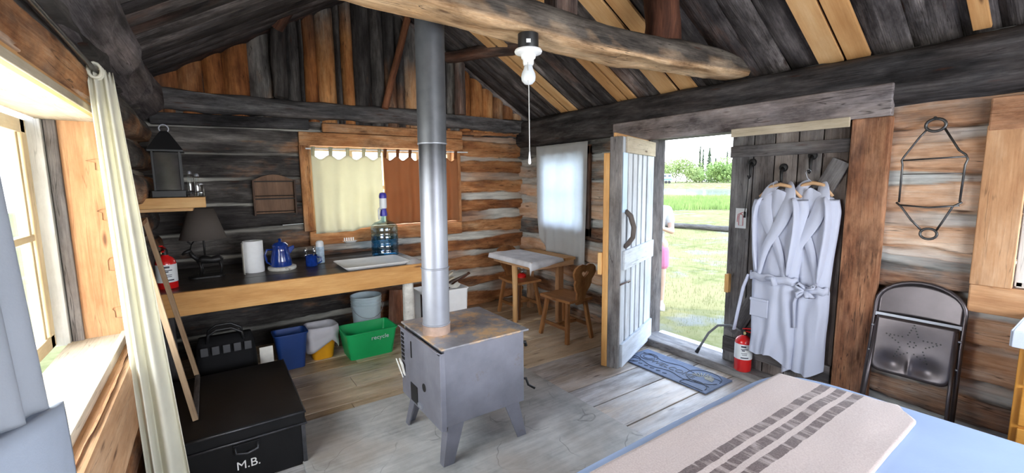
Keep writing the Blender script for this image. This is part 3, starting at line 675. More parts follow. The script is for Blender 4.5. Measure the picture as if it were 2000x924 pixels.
v = MB(); v.tube([(sx1+.02, 2.11, .575), (sx1+.05, 2.10, .575), (sx1+.055, 2.10, .55)], .011, n=8); v.build('door_latch', M['iron'], drp, smooth='all')
v = MB(); v.tube([(sx1+.02, 2.12, .34), (sx1+.055, 2.10, .34), (sx1+.065, 2.09, .30), (sx1+.10, 2.07, .275)], .008, n=8); v.build('damper_handle', M['iron'], drp, smooth='all')
sp_ = thing('stovepipe', 'tall straight grey stovepipe rising from the wood stove through the roof', 'stovepipe', (1.035, 2.30, .684))
m, nt, bs, out = newmat('heat_scorched_pipe'); s4 = N(nt, 'SeparateXYZ'); nt.links.new(N(nt, 'TexCoord').outputs['Object'], s4.inputs[0])
zz_ = mth(nt, 'ADD', s4.outputs[2], mth(nt, 'MULTIPLY', noi(nt, N(nt, 'TexCoord').outputs['Object'], 5, 4, .6), .25))
nt.links.new(ramp(nt, mth(nt, 'MULTIPLY', zz_, .5), [(.36, (.34, .355, .40)), (.60, (.045, .046, .05))]), bs.inputs['Base Color']); bs.inputs['Roughness'].default_value = .42; bs.inputs['Metallic'].default_value = .5; M['pipescorch'] = m
def px_(z): return 1.033+.018*(z-.7)/1.6
def seg_(z0, z1, r, nm, mt):
    q = MB(); q.tube([(px_(z0), 2.30, z0), (px_(z1), 2.30, z1)], r, n=32); q.build(nm, mt, sp_, smooth=50)
seg_(.684, .735, .080, 'pipe_collar', plain('scorched_pipe_collar', (.42, .30, .24), .5, .5, var=.3, scale=9))
seg_(.735, 1.06, .077, 'pipe_section', M['pipe']); seg_(1.06, 1.76, .0755, 'pipe_section', M['pipescorch']); seg_(1.76, 3.45, .079, 'pipe_section', M['pipedark'])
for z in (.74, 1.065, 1.76):
    q = MB(); q.lathe((px_(z), 2.30, z-.004), [(.0775, 0), (.0815, .003), (.0815, .007), (.0775, .010)], n=32, cap=False)
    q.build('pipe_band', M['pipe'], sp_, smooth=50)
# folded papers tucked at the stove's side
b = MB(); b.prism([(0, 0), (.05, .005), (.055, .085), (.005, .09)], (.914, 2.580, .375), (0, -1, -.35), (-.18, 0, 1), (.008, 0, 0)); b.prism([(0, 0), (.045, .0), (.045, .08), (0, .085)], (.905, 2.588, .375), (0, -1, -.6), (-.25, .1, 1), (.006, 0, 0))
b.build('folded_papers', M['paper'], at=(.9, 2.45, .33), label='folded cream papers tucked beside the stove near its air vent', cat='paper')

# ------------------------------------------------------------------ counter along the back wall
ct = thing('counter', 'long dark plank counter with a varnished pine front under the window', 'counter', (.6, 4.2, 0))
b = MB()
for k in range(4): b.box((.62, 3.72+.13+k*.266, .805), (1.98 if k else 1.98, .262, .035), tone=.3)
b.build('countertop', M['counter_top'], ct, bevel=.003)
b = MB(); b.beam((XL+.03, 3.705, .742), (1.62, 3.705, .742), .035, .165, tone=.6); b.build('front_board', M['counter_front'], ct, bevel=.004)
b = MB(); b.box((1.595, 4.22, .742), (.03, 1.0, .12), tone=.5); b.build('end_board', M['darkboard'], ct, bevel=.003)
b = MB(); b.log((1.45, 3.83, 0), (1.44, 3.80, .66), .052, seg=8, n=14, wob=.15); b.build('leg', M['birch'], ct, smooth='all', label='pale birch log leg')
b = MB(); b.box((-.3, 3.8, .33), (.07, .07, .66), tone=.3, axis=2); b.build('leg', M['darkboard'], ct)
b = MB(); b.prism([(0, 0), (.16, 0), (.17, .34), (.02, .36)], (1.50, 4.58, .02), (1, 0, 0), (.1, .25, 1), (0, .02, 0), tone=.6); b.build('leaning_board', M['pole'], at=(1.55, 4.6, .02), label='short reddish-brown board leaning behind the birch log leg', cat='board')

M['enamel'] = plain('white_enamel', (.88, .89, .90), .6, var=.04, spec=.3); M['blueenamel'] = plain('blue_enamel', (.008, .035, .22), .14, var=.35, scale=30, coat=.5)
# enamel basin tray
b = MB(); cx, cy, hw, hd = 1.165, 3.94, .285, .215
def rrect(hw, hd, r, n=5):
    P = []
    for (sx_, sy_, a0) in ((1, 1, 0), (-1, 1, PI/2), (-1, -1, PI), (1, -1, 1.5*PI)):
        for k in range(n+1): a = a0+PI/2*k/n; P.append((sx_*(hw-r)+r*math.cos(a), sy_*(hd-r)+r*math.sin(a)))
    return P
def ringstack(mb, c, rings, **k):
    """rings: list of (hw, hd, r, z)"""
    vs = []; n = None
    for hw_, hd_, r_, z_ in rings:
        P = rrect(hw_, hd_, r_); n = len(P); vs += [(c[0]+p[0], c[1]+p[1], c[2]+z_) for p in P]
    fs = [(j*n+i, j*n+(i+1) % n, (j+1)*n+(i+1) % n, (j+1)*n+i) for j in range(len(rings)-1) for i in range(n)]
    fs.append(tuple(reversed(range(n)))); fs.append(tuple(range((len(rings)-1)*n, len(rings)*n)))
    mb.add(vs, fs, **k)
def rot_mb(mb, c, a):
    R = Matrix.Rotation(a, 3, 'Z'); c = V(c)
    for i, p in enumerate(mb.v): mb.v[i] = c + R @ (p-c)
ringstack(b, (cx, cy, .8235), [(hw-.03, hd-.03, .03, 0), (hw, hd, .04, .026), (hw+.004, hd+.004, .04, .032), (hw-.008, hd-.008, .035, .030), (hw-.04, hd-.04, .03, .008)])
b.build('wash_basin', M['enamel'], at=(cx, cy, .8235), smooth=40, label='shallow white enamel wash tray with a dark rim on the counter', cat='basin')
# water jug
M['jug'] = glassmat('blue_jug_plastic', (.62, .82, .93), .06, .5); M['jugwater'] = glassmat('blue_water', (.42, .70, .88), .02, .2)
M['purple'] = plain('purple_plastic', (.05, .04, .36), .3); M['whiteplastic'] = plain('white_plastic', (.78, .80, .82), .4, var=.05)
jx, jy, jz = 1.42, 4.33, .824
jt = thing('water_jug', 'large clear blue water jug standing behind the wash tray', 'water jug', (jx, jy, jz))
b = MB(); b.lathe((jx, jy, jz), [(.115, 0), (.13, .012), (.132, .06), (.126, .068), (.132, .078), (.132, .13), (.124, .14), (.132, .15), (.132, .22), (.125, .232), (.131, .245), (.130, .285), (.120, .312), (.092, .335), (.050, .350), (.030, .362), (.028, .405)], n=36); b.build('bottle', M['jug'], jt, smooth='all')
b = MB(); b.lathe((jx, jy, jz), [(.110, .004), (.126, .014), (.127, .21)], n=32); b.build('water', M['jugwater'], jt, smooth=50)
b = MB(); b.lathe((jx, jy, jz+.40), [(.034, 0), (.036, .012), (.030, .05), (.026, .075), (.03, .08)], n=24); pm = b.build('pump_cap', M['purple'], jt, smooth=50)
b = MB(); b.lathe((jx, jy, jz+.475), [(.033, 0), (.035, .02), (.035, .09), (.033, .10)], n=24); b.build('pump_body', M['whiteplastic'], pm, smooth=50)
b = MB(); b.lathe((jx, jy, jz+.575), [(.036, 0), (.038, .02), (.030, .05), (.012, .058)], n=24); b.build('pump_button', M['purple'], pm, smooth=50)
b = MB(); b.tube([(jx-.02, jy-.02, jz+.47), (jx-.05, jy-.04, jz+.48), (jx-.065, jy-.05, jz+.46), (jx-.062, jy-.05, jz+.37)], .008, n=8); b.build('spout', M['whiteplastic'], pm, smooth='all')
# paper towel
pt_ = thing('paper_towel_roll', 'white paper towel roll standing upright on the counter', 'paper towel', (.27, 4.22, .823))
b = MB(); b.tube([(.27+.078*(1+.006*k)*math.cos(k*.2), 4.22+.078*math.sin(k*.2), .823) for k in range(2)], .001)
b = MB(); b.lathe((.27, 4.22, .823), [(.072, 0), (.075, .004), (.075, .256), (.072, .262), (.022, .262), (.022, .25)], n=32); b.build('roll', plain('white_paper', (.82, .83, .84), .85, var=.03, scale=30), pt_, smooth=50)
b = MB(); b.grid(lambda u, v: (.27-.075-.010*math.sin(u*PI), 4.22-.02-.10*u, .826+.25*v+.004*math.sin(v*9)), 8, 8); b.build('loose_sheet', M['paper'], pt_, smooth='all', solid=.002)
# coffee pot on a log slice
b = MB(); b.lathe((.475, 4.20, .823), [(.105, 0), (.112, .01), (.110, .026), (.102, .03)], n=28); b.build('wood_trivet', M['birch'], at=(.475, 4.2, .823), smooth=50, label='round log slice trivet under the blue coffee pot', cat='trivet')
cp = thing('coffee_pot', 'speckled blue enamel coffee pot on the log slice', 'coffee pot', (.47, 4.20, .854))
b = MB(); b.lathe((.47, 4.20, .854), [(.082, 0), (.086, .01), (.080, .06), (.066, .13), (.060, .165), (.062, .17)], n=32); b.build('body', M['blueenamel'], cp, smooth=50)
b = MB(); b.lathe((.47, 4.20, .854+.17), [(.064, 0), (.062, .010), (.045, .03), (.014, .038), (.010, .048), (.016, .058), (.008, .066)], n=24); b.build('lid', M['blueenamel'], cp, smooth=50)
b = MB(); b.prism([(0, 0), (.05, .06), (.045, .085), (0, .07)], (.53, 4.20-.014, .854+.085), (1, 0, 0), (0, 0, 1), (0, .028, 0)); b.build('spout', M['blueenamel'], cp, bevel=.005)
b = MB(); b.tube([(.41, 4.19, 1.0), (.365, 4.17, 1.005), (.35, 4.165, .96), (.36, 4.17, .90), (.39, 4.18, .875)], .008, n=8); b.build('handle', M['blueenamel'], cp, smooth='all')
# mug with utensils
mg = thing('enamel_mug', 'small blue enamel mug holding utensils on the counter', 'mug', (.71, 4.20, .823))
b = MB(); b.lathe((.71, 4.20, .823), [(.046, 0), (.050, .004), (.050, .095), (.052, .098), (.047, .096), (.046, .01)], n=28); b.build('cup', M['blueenamel'], mg, smooth=50)
b = MB(); b.tube([(.755, 4.19, .90), (.785, 4.18, .895), (.79, 4.178, .86), (.757, 4.19, .84)], .006, n=8); b.build('handle', M['blueenamel'], mg, smooth='all')
for i, (dx, dy, hh, lx, lb) in enumerate(((-.02, .01, .15, -.03, 'silver utensil leaning left in the blue mug'), (.015, .0, .16, .01, 'silver utensil standing upright in the blue mug'), (.0, -.015, .14, .035, 'silver utensil leaning right in the blue mug'))):
    u = MB(); bx_, by_ = .71+dx, 4.2+dy
    u.tube([(bx_, by_, .84), (bx_+lx*.6, by_, .84+hh*.7)], .004, n=8); u.lathe((bx_+lx*.75, by_, .84+hh*.82), [(.002, -.022), (.012, -.01), (.014, .004), (.009, .018), (.001, .024)], n=10)
    u.build('utensil', plain('utensil_steel', (.5, .5, .5), .25, .9), at=(bx_, by_, .835), smooth='all', label=lb, cat='utensil', group='utensils in the blue mug')
bt = thing('spray_bottle', 'white and blue plastic bottle with rounded cap behind the mug', 'bottle', (.81, 4.33, .823))
b = MB(); b.lathe((.81, 4.33, .823), [(.034, 0), (.036, .008), (.036, .14), (.034, .15)], n=24); b.build('body', plain('bottle_label', (.45, .58, .80), .35, var=.5, scale=22), bt, smooth=50)
b = MB(); b.lathe((.81, 4.33, .973), [(.034, 0), (.034, .035), (.026, .052), (.008, .058)], n=24); b.build('cap', M['whiteplastic'], bt, smooth=50)
# soap dish on the wall
b = MB(); ringstack(b, (1.17, YB-.10, .945), [(.05, .035, .02, 0), (.07, .045, .03, .014), (.06, .038, .025, .012)])
for k in range(5): b.box((1.125+k*.022, YB-.065, .972), (.012, .01, .035))
b.build('soap_dish', M['whiteplastic'], at=(1.17, YB-.1, .945), smooth=40, label='small white soap dish on the log wall under the window', cat='soap dish')

# arched wall rack
M['rackwood'] = wood('dark_rack_wood', blotch=.25, crack=.4, hi=[(.22, (.035, .016, .008)), (.8, (.16, .075, .035))], lo=[(.22, (.02, .01, .006)), (.8, (.09, .045, .025))], patch=.3, rough=.5, bump=.2, knots=False)
M['rackdark'] = plain('near_black_shelf', (.014, .009, .006), .6)
rk = thing('wall_rack', 'small dark wooden wall rack with an arched top, left of the window', 'rack', (.52, YB-.05, 1.23))
x0, x1, z0, z1 = .345, .69, 1.26, 1.585
P = [(x0, z0), (x1, z0), (x1, z1)] + [(x1-(x1-x0)*k/10, z1+.055*math.sin(PI*k/10)) for k in range(1, 10)] + [(x0, z1)]
b = MB(); b.prism([(p[0], p[1]) for p in P], (0, YB-.035, 0), (1, 0, 0), (0, 0, 1), (0, .012, 0), tone=.8); b.build('back_panel', wood('rack_back_panel', blotch=.3, crack=.2, hi=[(.22, (.10, .048, .022)), (.8, (.26, .14, .075))], lo=[(.22, (.06, .03, .016)), (.8, (.17, .09, .05))], patch=.3, rough=.5, knots=False), rk)
for xx in (x0, x1): b = MB(); b.box((xx, YB-.065, (z0+z1)/2), (.016, .06, z1-z0), tone=.9); b.build('side_panel', M['rackwood'], rk, bevel=.002)
for zz in (z0+.008, (z0+z1)/2-.01, z1-.01): b = MB(); b.box(((x0+x1)/2, YB-.062, zz), (x1-x0, .05, .010), tone=.0); b.build('shelf', M['rackdark'], rk, bevel=.002)
for zz in (z0+.035, (z0+z1)/2+.018): b = MB(); b.tube([(x0, YB-.09, zz), (x1, YB-.09, zz)], .004, n=8); b.build('rail', M['rackdark'], rk)
b = MB(); b.tube([(.57, YB-.02, 1.155), (.80, YB-.02, 1.16)], .004, n=6); b.build('wall_rod', M['whiteplastic'], at=(.68, YB-.02, 1.155), label='thin pale rod on the logs just below the arched rack', cat='rod')

# iron table lamp
tl_ = thing('table_lamp', 'dark table lamp with cone shade and iron animal base on the counter', 'lamp', (-.06, 4.22, .823))
M['shade'] = cloth('dark_lampshade', (.10, .085, .075), tl=.1)
b = MB(); b.lathe((-.06, 4.22, 1.13), [(.155, 0), (.085, .235)], n=36, cap=False); b.build('lamp_shade', M['shade'], tl_, smooth='all', solid=.003)
b = MB(); b.tube([(-.06, 4.22, .95), (-.06, 4.22, 1.20)], .007, n=8); b.lathe((-.06, 4.22, 1.20), [(.012, 0), (.016, .02), (.012, .07)], n=12); b.build('stem', M['iron'], tl_, smooth='all')
b = MB(); ringstack(b, (-.06, 4.22, .824), [(.12, .07, .05, 0), (.12, .07, .05, .012), (.10, .055, .04, .018)]); b.build('base_plate', M['iron'], tl_)
b = MB(); b.tube([(-.12, 4.22, .955), (-.08, 4.22, .965), (-.02, 4.22, .955), (.03, 4.22, .96), (.055, 4.22, .95)], [.02, .032, .028, .034, .018], n=12)
b.tube([(-.10, 4.22, .965), (-.14, 4.22, 1.0), (-.155, 4.22, 1.04)], [.022, .016, .013], n=10); b.tube([(-.145, 4.22, 1.045), (-.185, 4.22, 1.03), (-.205, 4.22, 1.015)], [.016, .014, .008], n=10)
for px0, sy_ in ((-.10, -.02), (-.09, .02), (.035, -.02), (.04, .02)): b.tube([(px0, 4.22+sy_, .95), (px0+.008, 4.22+sy_, .895), (px0-.003, 4.22+sy_, .84)], [.014, .008, .007], n=8)
for sg in (-1, 1):
    b.tube([(-.15, 4.22, 1.055), (-.14, 4.22+sg*.03, 1.09), (-.12, 4.22+sg*.055, 1.115)], [.005, .004, .003], n=6); b.tube([(-.14, 4.22+sg*.03, 1.09), (-.165, 4.22+sg*.04, 1.115)], .003, n=6)
b.build('animal_figure', M['iron'], tl_, smooth='all')

# ------------------------------------------------------------------ corner shelf, lantern, shakers, hanging extinguisher
cs = thing('corner_shelf', 'short orange pine shelf on the left wall holding the lantern', 'shelf', (-.2, 4.1, 1.36))
b = MB(); b.box((-.215, 4.13, 1.425), (.39, .42, .075), tone=.6, axis=0); b.build('shelf_board', M['counter_front'], cs, bevel=.004)
b = MB(); b.box((-.25, 4.12, 1.375), (.30, .36, .022), tone=.6, axis=0); b.build('cleat', M['newpine'], cs, bevel=.003)
ln = thing('lantern', 'tall black house-shaped glass lantern on the corner shelf', 'lantern', (-.23, 4.12, 1.463))
M['lglass'] = plain('smoked_lantern_glass', (.030, .030, .032), .12, var=.5, scale=10)
b = MB(); b.box((-.23, 4.12, 1.488), (.20, .20, .05)); b.build('base', M['black'], ln, bevel=.004)
b = MB()
for sx_ in (-1, 1):
    for sy_ in (-1, 1): b.box((-.23+sx_*.078, 4.12+sy_*.078, 1.65), (.014, .014, .29))
b.build('frame', M['black'], ln, bevel=.002)
for sx_, sy_ in ((0, -1), (1, 0), (0, 1), (-1, 0)):
    b = MB(); b.box((-.23+sx_*.078, 4.12+sy_*.078, 1.65), (.003 if sx_ else .14, .003 if sy_ else .14, .27)); b.build('glass_pane', M['lglass'], ln)
b = MB(); ringstack(b, (-.23, 4.12, 1.79), [(.105, .105, .004, 0), (.105, .105, .004, .012), (.035, .035, .003, .13), (.02, .02, .003, .15)]); b.build('roof', M['black'], ln)
b = MB(); b.tube([(-.23+.028*math.cos(a*PI/8), 4.12, 1.958+.028*math.sin(a*PI/8)) for a in range(16)], .005, n=6, closed=True); b.build('ring', M['pipe'], ln)
b = MB(); b.lathe((-.23, 4.12, 1.515), [(.028, 0), (.028, .12), (.003, .125), (.002, .14)], n=16); b.build('candle', plain('wax', (.6, .56, .45), .6), ln, smooth=50)
M['clear'] = glassmat('clear_glass', (.9, .93, .93), .03, .5)
for i, (x, y, r, h, lb) in enumerate(((-.105, 4.05, .016, .19, 'tall slim glass shaker beside the lantern'), (-.062, 4.02, .018, .17, 'slim glass shaker leaning in the wire caddy by the lantern'), (-.045, 4.08, .022, .10, 'short clear glass at the right end of the corner shelf'))):
    t_ = thing('glass_shaker', lb, 'shaker', (x, y, 1.463)); b = MB(); b.lathe((x, y, 1.464), [(r*.9, 0), (r, .006), (r, h*.8), (r*.7, h*.88)], n=16); b.build('glass_body', M['clear'], t_, smooth=50)
    b = MB(); b.lathe((x, y, 1.464+h*.88), [(r*.8, 0), (r*.8, h*.08), (r*.4, h*.12)], n=16); b.build('cap', M['pipe'], t_, smooth=50)
b = MB()
for sg in (-1, 1): b.tube([(-.13, 4.05+sg*.035, 1.466), (-.13, 4.05+sg*.035, 1.50), (-.03, 4.05+sg*.035, 1.50), (-.03, 4.05+sg*.035, 1.466)], .003, n=6)
b.tube([(-.13, 4.015, 1.50), (-.13, 4.085, 1.50)], .003, n=6); b.tube([(-.03, 4.015, 1.50), (-.03, 4.085, 1.50)], .003, n=6); b.tube([(-.08, 4.05, 1.466), (-.08, 4.05, 1.60)], .003, n=6)
b.build('wire_caddy', M['iron'], at=(-.08, 4.05, 1.463), smooth='all', label='small wire caddy around the shakers on the corner shelf', cat='caddy')

M['red'] = plain('red_enamel', (.62, .012, .012), .25, var=.08, coat=.4); M['label'] = plain('pale_label', (.72, .74, .74), .5, var=.05); M['ink'] = plain('dark_print', (.03, .03, .05), .5); M['gold'] = plain('yellow_print', (.55, .45, .20), .5)
def extinguisher(name, lab, x, y, z, r, h, hose=None):
    t = thing(name, lab, 'fire extinguisher', (x, y, z))
    b = MB(); b.lathe((x, y, z), [(r*.85, 0), (r, .01), (r, h*.78), (r*.93, h*.86), (r*.7, h*.93), (r*.34, h*.98), (r*.32, h)], n=32); b.build('cylinder', M['red'], t, smooth=60)
    b = MB(); b.lathe((x, y, z+h*.36), [(r+.001, 0), (r+.001, h*.42)], n=32, cap=False); lb_ = b.build('label_band', M['label'], t, smooth='all')
    b = MB()
    for (a0, z0_, w_, h_) in ((-.5, .70, .5, .045), (-.5, .64, .7, .02), (-.4, .60, .3, .03), (-.45, .53, .6, .015), (-.35, .49, .5, .015), (-.5, .40, .8, .03)):
        aa = [math.atan2(-y, -x)+a0*.9+.2+w_*k/4*1.1 for k in range(5)]; zz = z+h*z0_
        vs = [(x+(r+.0022)*math.cos(a), y+(r+.0022)*math.sin(a), q) for q in (zz, zz+h*h_) for a in aa]
        b.add(vs, [(k, k+1, 6+k, 5+k) for k in range(4)])
    b.build('label_print', M['ink'], lb_)
    b = MB(); b.lathe((x, y, z+h), [(r*.34, 0), (r*.34, .03), (r*.22, .045)], n=16); vv_ = b.build('valve', M['iron'], t, smooth=50)
    b = MB(); b.lathe((x-.02, y-.012, z+h+.018), [(.012, 0), (.012, .006)], n=12, axis='x'); b.build('gauge', M['gold'], vv_)
    b = MB(); b.beam((x, y+.01, z+h+.045), (x-.01, y-.10, z+h+.075), .022, .008); b.beam((x, y+.01, z+h+.035), (x-.005, y-.085, z+h+.03), .018, .007); b.build('lever', M['red'], t, bevel=.002)
    if hose: b = MB(); b.tube(hose, .0095, n=10); hh = b.build('hose', plain('grey_rubber', (.14, .14, .14), .6), t, smooth='all'); b = MB(); b.cyl(hose[-1], V(hose[-1])+(V(hose[-1])-V(hose[-2])).normalized()*.05, .012, .016); b.build('nozzle', M['black'], hh, smooth=50)
    return t
extinguisher('fire_extinguisher', 'red fire extinguisher with a white label standing by the robes', 3.325, 1.70, .071, .062, .285, [(3.325, 1.72, .375), (3.315, 1.80, .405), (3.30, 1.90, .38), (3.29, 1.97, .30), (3.285, 2.02, .20), (3.285, 2.045, .15)])
extinguisher('fire_extinguisher', 'red fire extinguisher hanging in the dark behind the leaning frame', -.29, 3.95, .76, .062, .30)
b = MB(); b.tube([(-.385, 3.95, 1.085), (-.33, 3.95, 1.085), (-.29, 3.95, 1.082)], .006, n=8); b.build('wall_hook', M['iron'], at=(-.385, 3.95, 1.08), smooth='all', label='small hook carrying the hanging fire extinguisher on the left wall', cat='hook')

# leaning wooden frame
fr = thing('open_wooden_panel', 'narrow tall open wooden frame leaning on the left wall, foot on the black trunk', 'wooden frame', (-.15, 3.07, .315))
M['railwood'] = wood('dull_rail_wood', hi=[(.22, (.26, .16, .09)), (.8, (.50, .36, .22))], lo=[(.22, (.16, .10, .06)), (.8, (.36, .25, .16))], patch=.3, bump=.1, blotch=.3, crack=.3)
A0, A1, B0, B1 = V((-.15, 2.76, .318)), V((-.30, 2.76, 1.36)), V((-.15, 3.39, .318)), V((-.325, 3.39, 1.36))
b = MB(); b.beam(A0, A1, .020, .026, up=(1, 0, 0), tone=.6); b.build('side_rail', M['railwood'], fr, bevel=.002)
b = MB(); b.beam(B0, B1, .030, .026, up=(1, 0, 0), tone=.6); b.build('side_rail', M['railwood'], fr, bevel=.002)
b = MB(); b.beam(A0+V((0, .012, .012)), B0+V((0, -.015, .012)), .026, .024, tone=.3); b.build('bottom_rail', M['greyboard'], fr, bevel=.002)
b = MB(); b.beam(A1+V((0, .012, -.012)), B1+V((0, -.015, -.012)), .026, .024, tone=.3); b.build('top_rail', M['jamb'], fr, bevel=.002)

# ------------------------------------------------------------------ black trunk, bag
M['trunk'] = plain('black_trunk_paint', (.006, .006, .0065), .5, var=.4, scale=5, bump=.1, spec=.22, stains=((.018, .017, .0175), 4, .62))
M['steeledge'] = plain('worn_black_edge', (.06, .06, .065), .35, .6, var=.5, scale=12)
tr = thing('trunk', 'big black metal trunk lettered M.B. on the floor at the left', 'trunk', (.0, 2.97, 0))
b = MB(); b.box((.0, 2.975, .118), (.665, .85, .236)); b.build('trunk_body', M['trunk'], tr, bevel=.006)
b = MB(); b.box((.0, 2.975, .278), (.685, .87, .072)); ld = b.build('lid', M['trunk'], tr, bevel=.008)
b = MB(); b.tube([(-.34, 2.535, .308), (.343, 2.535, .308), (.343, 3.41, .308)], .006, n=8); b.tube([(-.34, 2.533, .243), (.345, 2.533, .243), (.345, 3.41, .243)], .006, n=8); b.build('lid_edging', M['steeledge'], ld, smooth='all')
for xx in (.34,): b = MB(); b.box((xx-.01, 2.548, .118), (.02, .012, .23)); b.build('corner_strip', M['steeledge'], tr)
b = MB(); b.box((.06, 2.545, .20), (.12, .008, .05)); hp = b.build('handle_plate', M['trunk'], tr, bevel=.002)
b = MB(); b.tube([(.01, 2.54, .215), (.012, 2.52, .19), (.06, 2.515, .18), (.108, 2.52, .19), (.11, 2.54, .215)], .006, n=8); b.build('handle', M['steeledge'], hp, smooth='all')
text_mesh('lettering', 'M.B.', .062, plain('white_lettering', (.72, .72, .70), .6), tr, (.062, 2.5485, .085), (1, 0, 0), (0, 0, 1), .002)
bg_ = thing('tool_bag', 'black soft tool bag with handles behind the trunk under the counter', 'bag', (.02, 3.72, 0))
b = MB(); ringstack(b, (.02, 3.74, .0), [(.17, .10, .05, 0), (.19, .12, .06, .03), (.185, .115, .06, .30), (.175, .09, .05, .42), (.16, .03, .02, .47)]); b.build('bag_body', plain('black_nylon', (.007, .007, .008), .8, bump=.4, spec=.2), bg_, smooth=50)
b = MB()
for k in range(5): b.box((-.11+k*.065, 3.615, .40), (.045, .012, .06))
b.build('pocket', plain('dark_grey_nylon', (.05, .05, .055), .6), bg_, bevel=.004)
for yy in (3.67, 3.80): b = MB(); b.tube([(-.09, yy, .44), (-.08, yy, .50), (-.03, yy, .53), (.06, yy, .53), (.12, yy, .49), (.13, yy, .43)], .010, n=8); b.build('handle', M['black'], bg_, smooth='all')
b = MB(); b.prism([(0, 0), (.09, 0), (.09, .12), (0, .12)], (.225, 3.72, .20), (1, 0, 0), (0, .1, 1), (0, .01, 0)); b.build('paper_bag', M['paper'], at=(.27, 3.72, .2), label='pale folded paper standing beside the black tool bag', cat='paper')

# ------------------------------------------------------------------ bins under the counter
def bin_(mb, c, hw0, hd0, hw1, hd1, r, h, th=.006):
    ringstack(mb, c, [(hw0, hd0, r, 0), (hw1, hd1, r*1.2, h-.012), (hw1+.008, hd1+.008, r*1.2, h-.010), (hw1+.008, hd1+.008, r*1.2, h), (hw1-th, hd1-th, r*1.1, h), (hw0-th, hd0-th, r*.9, th)])
M['bluep'] = plain('blue_bin_plastic', (.012, .045, .19), .4, var=.08); M['yellowp'] = plain('yellow_bin_plastic', (.80, .36, .01), .4, var=.05); M['greenp'] = plain('green_bin_plastic', (.008, .42, .12), .38, var=.06); M['whitep'] = plain('white_bucket_plastic', (.62, .74, .80), .4, var=.04)
b = MB(); bin_(b, (.475, 4.05, .002), .095, .075, .125, .10, .03, .31); b.build('waste_bin', M['bluep'], at=(.475, 4.05, .002), smooth=40, label='dark blue rectangular waste bin under the counter', cat='bin')
b = MB(); bin_(b, (.735, 4.13, .002), .085, .08, .12, .11, .05, .28); yb_ = b.build('waste_bin', M['yellowp'], at=(.735, 4.13, .002), smooth=40, label='small yellow waste bin lined with a white bag', cat='bin')
vs = []; NR = 0
levels = [(-.014, .10, 0), (-.014, .20, 0), (-.012, .27, 0), (-.008, .292, 0), (.004, .298, 0), (.014, .294, 0), (.017, .27, 0)] + [(.017+.004*math.sin(k*1.3), None, k/8) for k in range(1, 9)]
for off, zz, dn in levels:
    P = rrect(.12, .11, .06, 9) if off > -.005 or zz > .25 else rrect(.085+.035*zz/.268, .08+.03*zz/.268, .055, 9)
    NR = len(P)
    for px_i, py_i in P:
        a = math.atan2(py_i, px_i); L_ = math.hypot(px_i, py_i); da = (a+1.25+PI) % (2*PI)-PI
        low = .085+.012*math.sin(a*3)+.10*math.exp(-(da/.55)**2); z = zz if zz is not None else .27-(.27-low)*dn
        k_ = (L_+off+.004*math.sin(a*9+z*20))/L_
        vs.append((.735+px_i*k_, 4.13+py_i*k_, z+.002))
b = MB(); b.add(vs, [(r_*NR+k, r_*NR+(k+1) % NR, (r_+1)*NR+(k+1) % NR, (r_+1)*NR+k) for r_ in range(len(levels)-1) for k in range(NR)]); b.build('bin_liner', cloth('white_bag_plastic', (.66, .64, .68), tl=.2), yb_, smooth='all', solid=.003)
b = MB(); bin_(b, (1.105, 3.985, .002), .19, .13, .225, .165, .03, .245); gb = b.build('recycling_box', M['greenp'], at=(1.105, 3.985, .002), smooth=40, label='bright green recycling box on the floor under the counter', cat='box')
text_mesh('box_lettering', 'recycle', .055, M['whitep'], gb, (1.17, 3.985-.163, .165), (1, 0, 0), (0, -.13, .99), .002)
bk = thing('bucket', 'stack of white plastic buckets behind the green recycling box', 'bucket', (1.24, 4.5, 0))
b = MB(); b.lathe((1.24, 4.46, .002), [(.125, 0), (.142, .30), (.150, .302), (.150, .325), (.144, .33), (.151, .345), (.151, .355), (.145, .36), (.152, .375), (.152, .385), (.146, .39), (.153, .405), (.153, .42), (.143, .42), (.135, .33)], n=36); b.build('bucket_body', M['whitep'], bk, smooth=50)
b = MB(); b.tube([(1.24-.155*math.cos(a), 4.46-.155*math.sin(a)*.7-.03, .34-.13*math.sin(a)) for a in [PI*k/12 for k in range(13)]], .003, n=6); b.build('handle', M['pipe'], bk, smooth='all')

# kindling box behind the pipe
kb = thing('kindling_box', 'white box full of kindling and paper behind the stovepipe', 'box', (2.02, 4.32, 0))
b = MB(); bin_(b, (2.02, 4.36, .002), .245, .16, .26, .175, .03, .40); b.build('box_body', M['enamel'], kb, smooth=40)
b = MB(); b.box((1.77, 4.25, .20), (.02, .1, .36)); b.build('side_strip', M['steeledge'], kb)
for i, (a_, l_, x_, z_) in enumerate(((.3, .30, 1.95, .42), (-.5, .34, 2.10, .43), (.9, .28, 2.0, .44), (-.2, .30, 2.12, .40), (.6, .26, 1.88, .41))):
    b = MB(); x_ += .10; b.beam((x_-math.cos(a_)*l_/2, 4.33+.05*(i % 3), z_-.02), (x_+math.cos(a_)*l_/2, 4.38-.06*(i % 2), z_+.07+.02*i), .035, .018, tone=.4+.1*i)
    b.build('kindling_stick', M['pole'] if i % 2 else M['paleply'], at=(x_, 4.35, z_), label=['short brown stick at the left of the kindling box', 'long pale split stick across the kindling box', 'brown stick tilting steeply in the kindling box', 'pale split stick at the right rim of the kindling box', 'thin brown stick on the left rim of the kindling box'][i] if False else ['pale split stick tilting right over the left half of the kindling box', 'long dark stick sloping down right across the kindling box', 'pale split stick standing steeply in the middle of the kindling box', 'dark stick lying at the right rim of the kindling box', 'pale short stick at the left rim of the kindling box'][i], cat='kindling', group='kindling sticks in the white box')
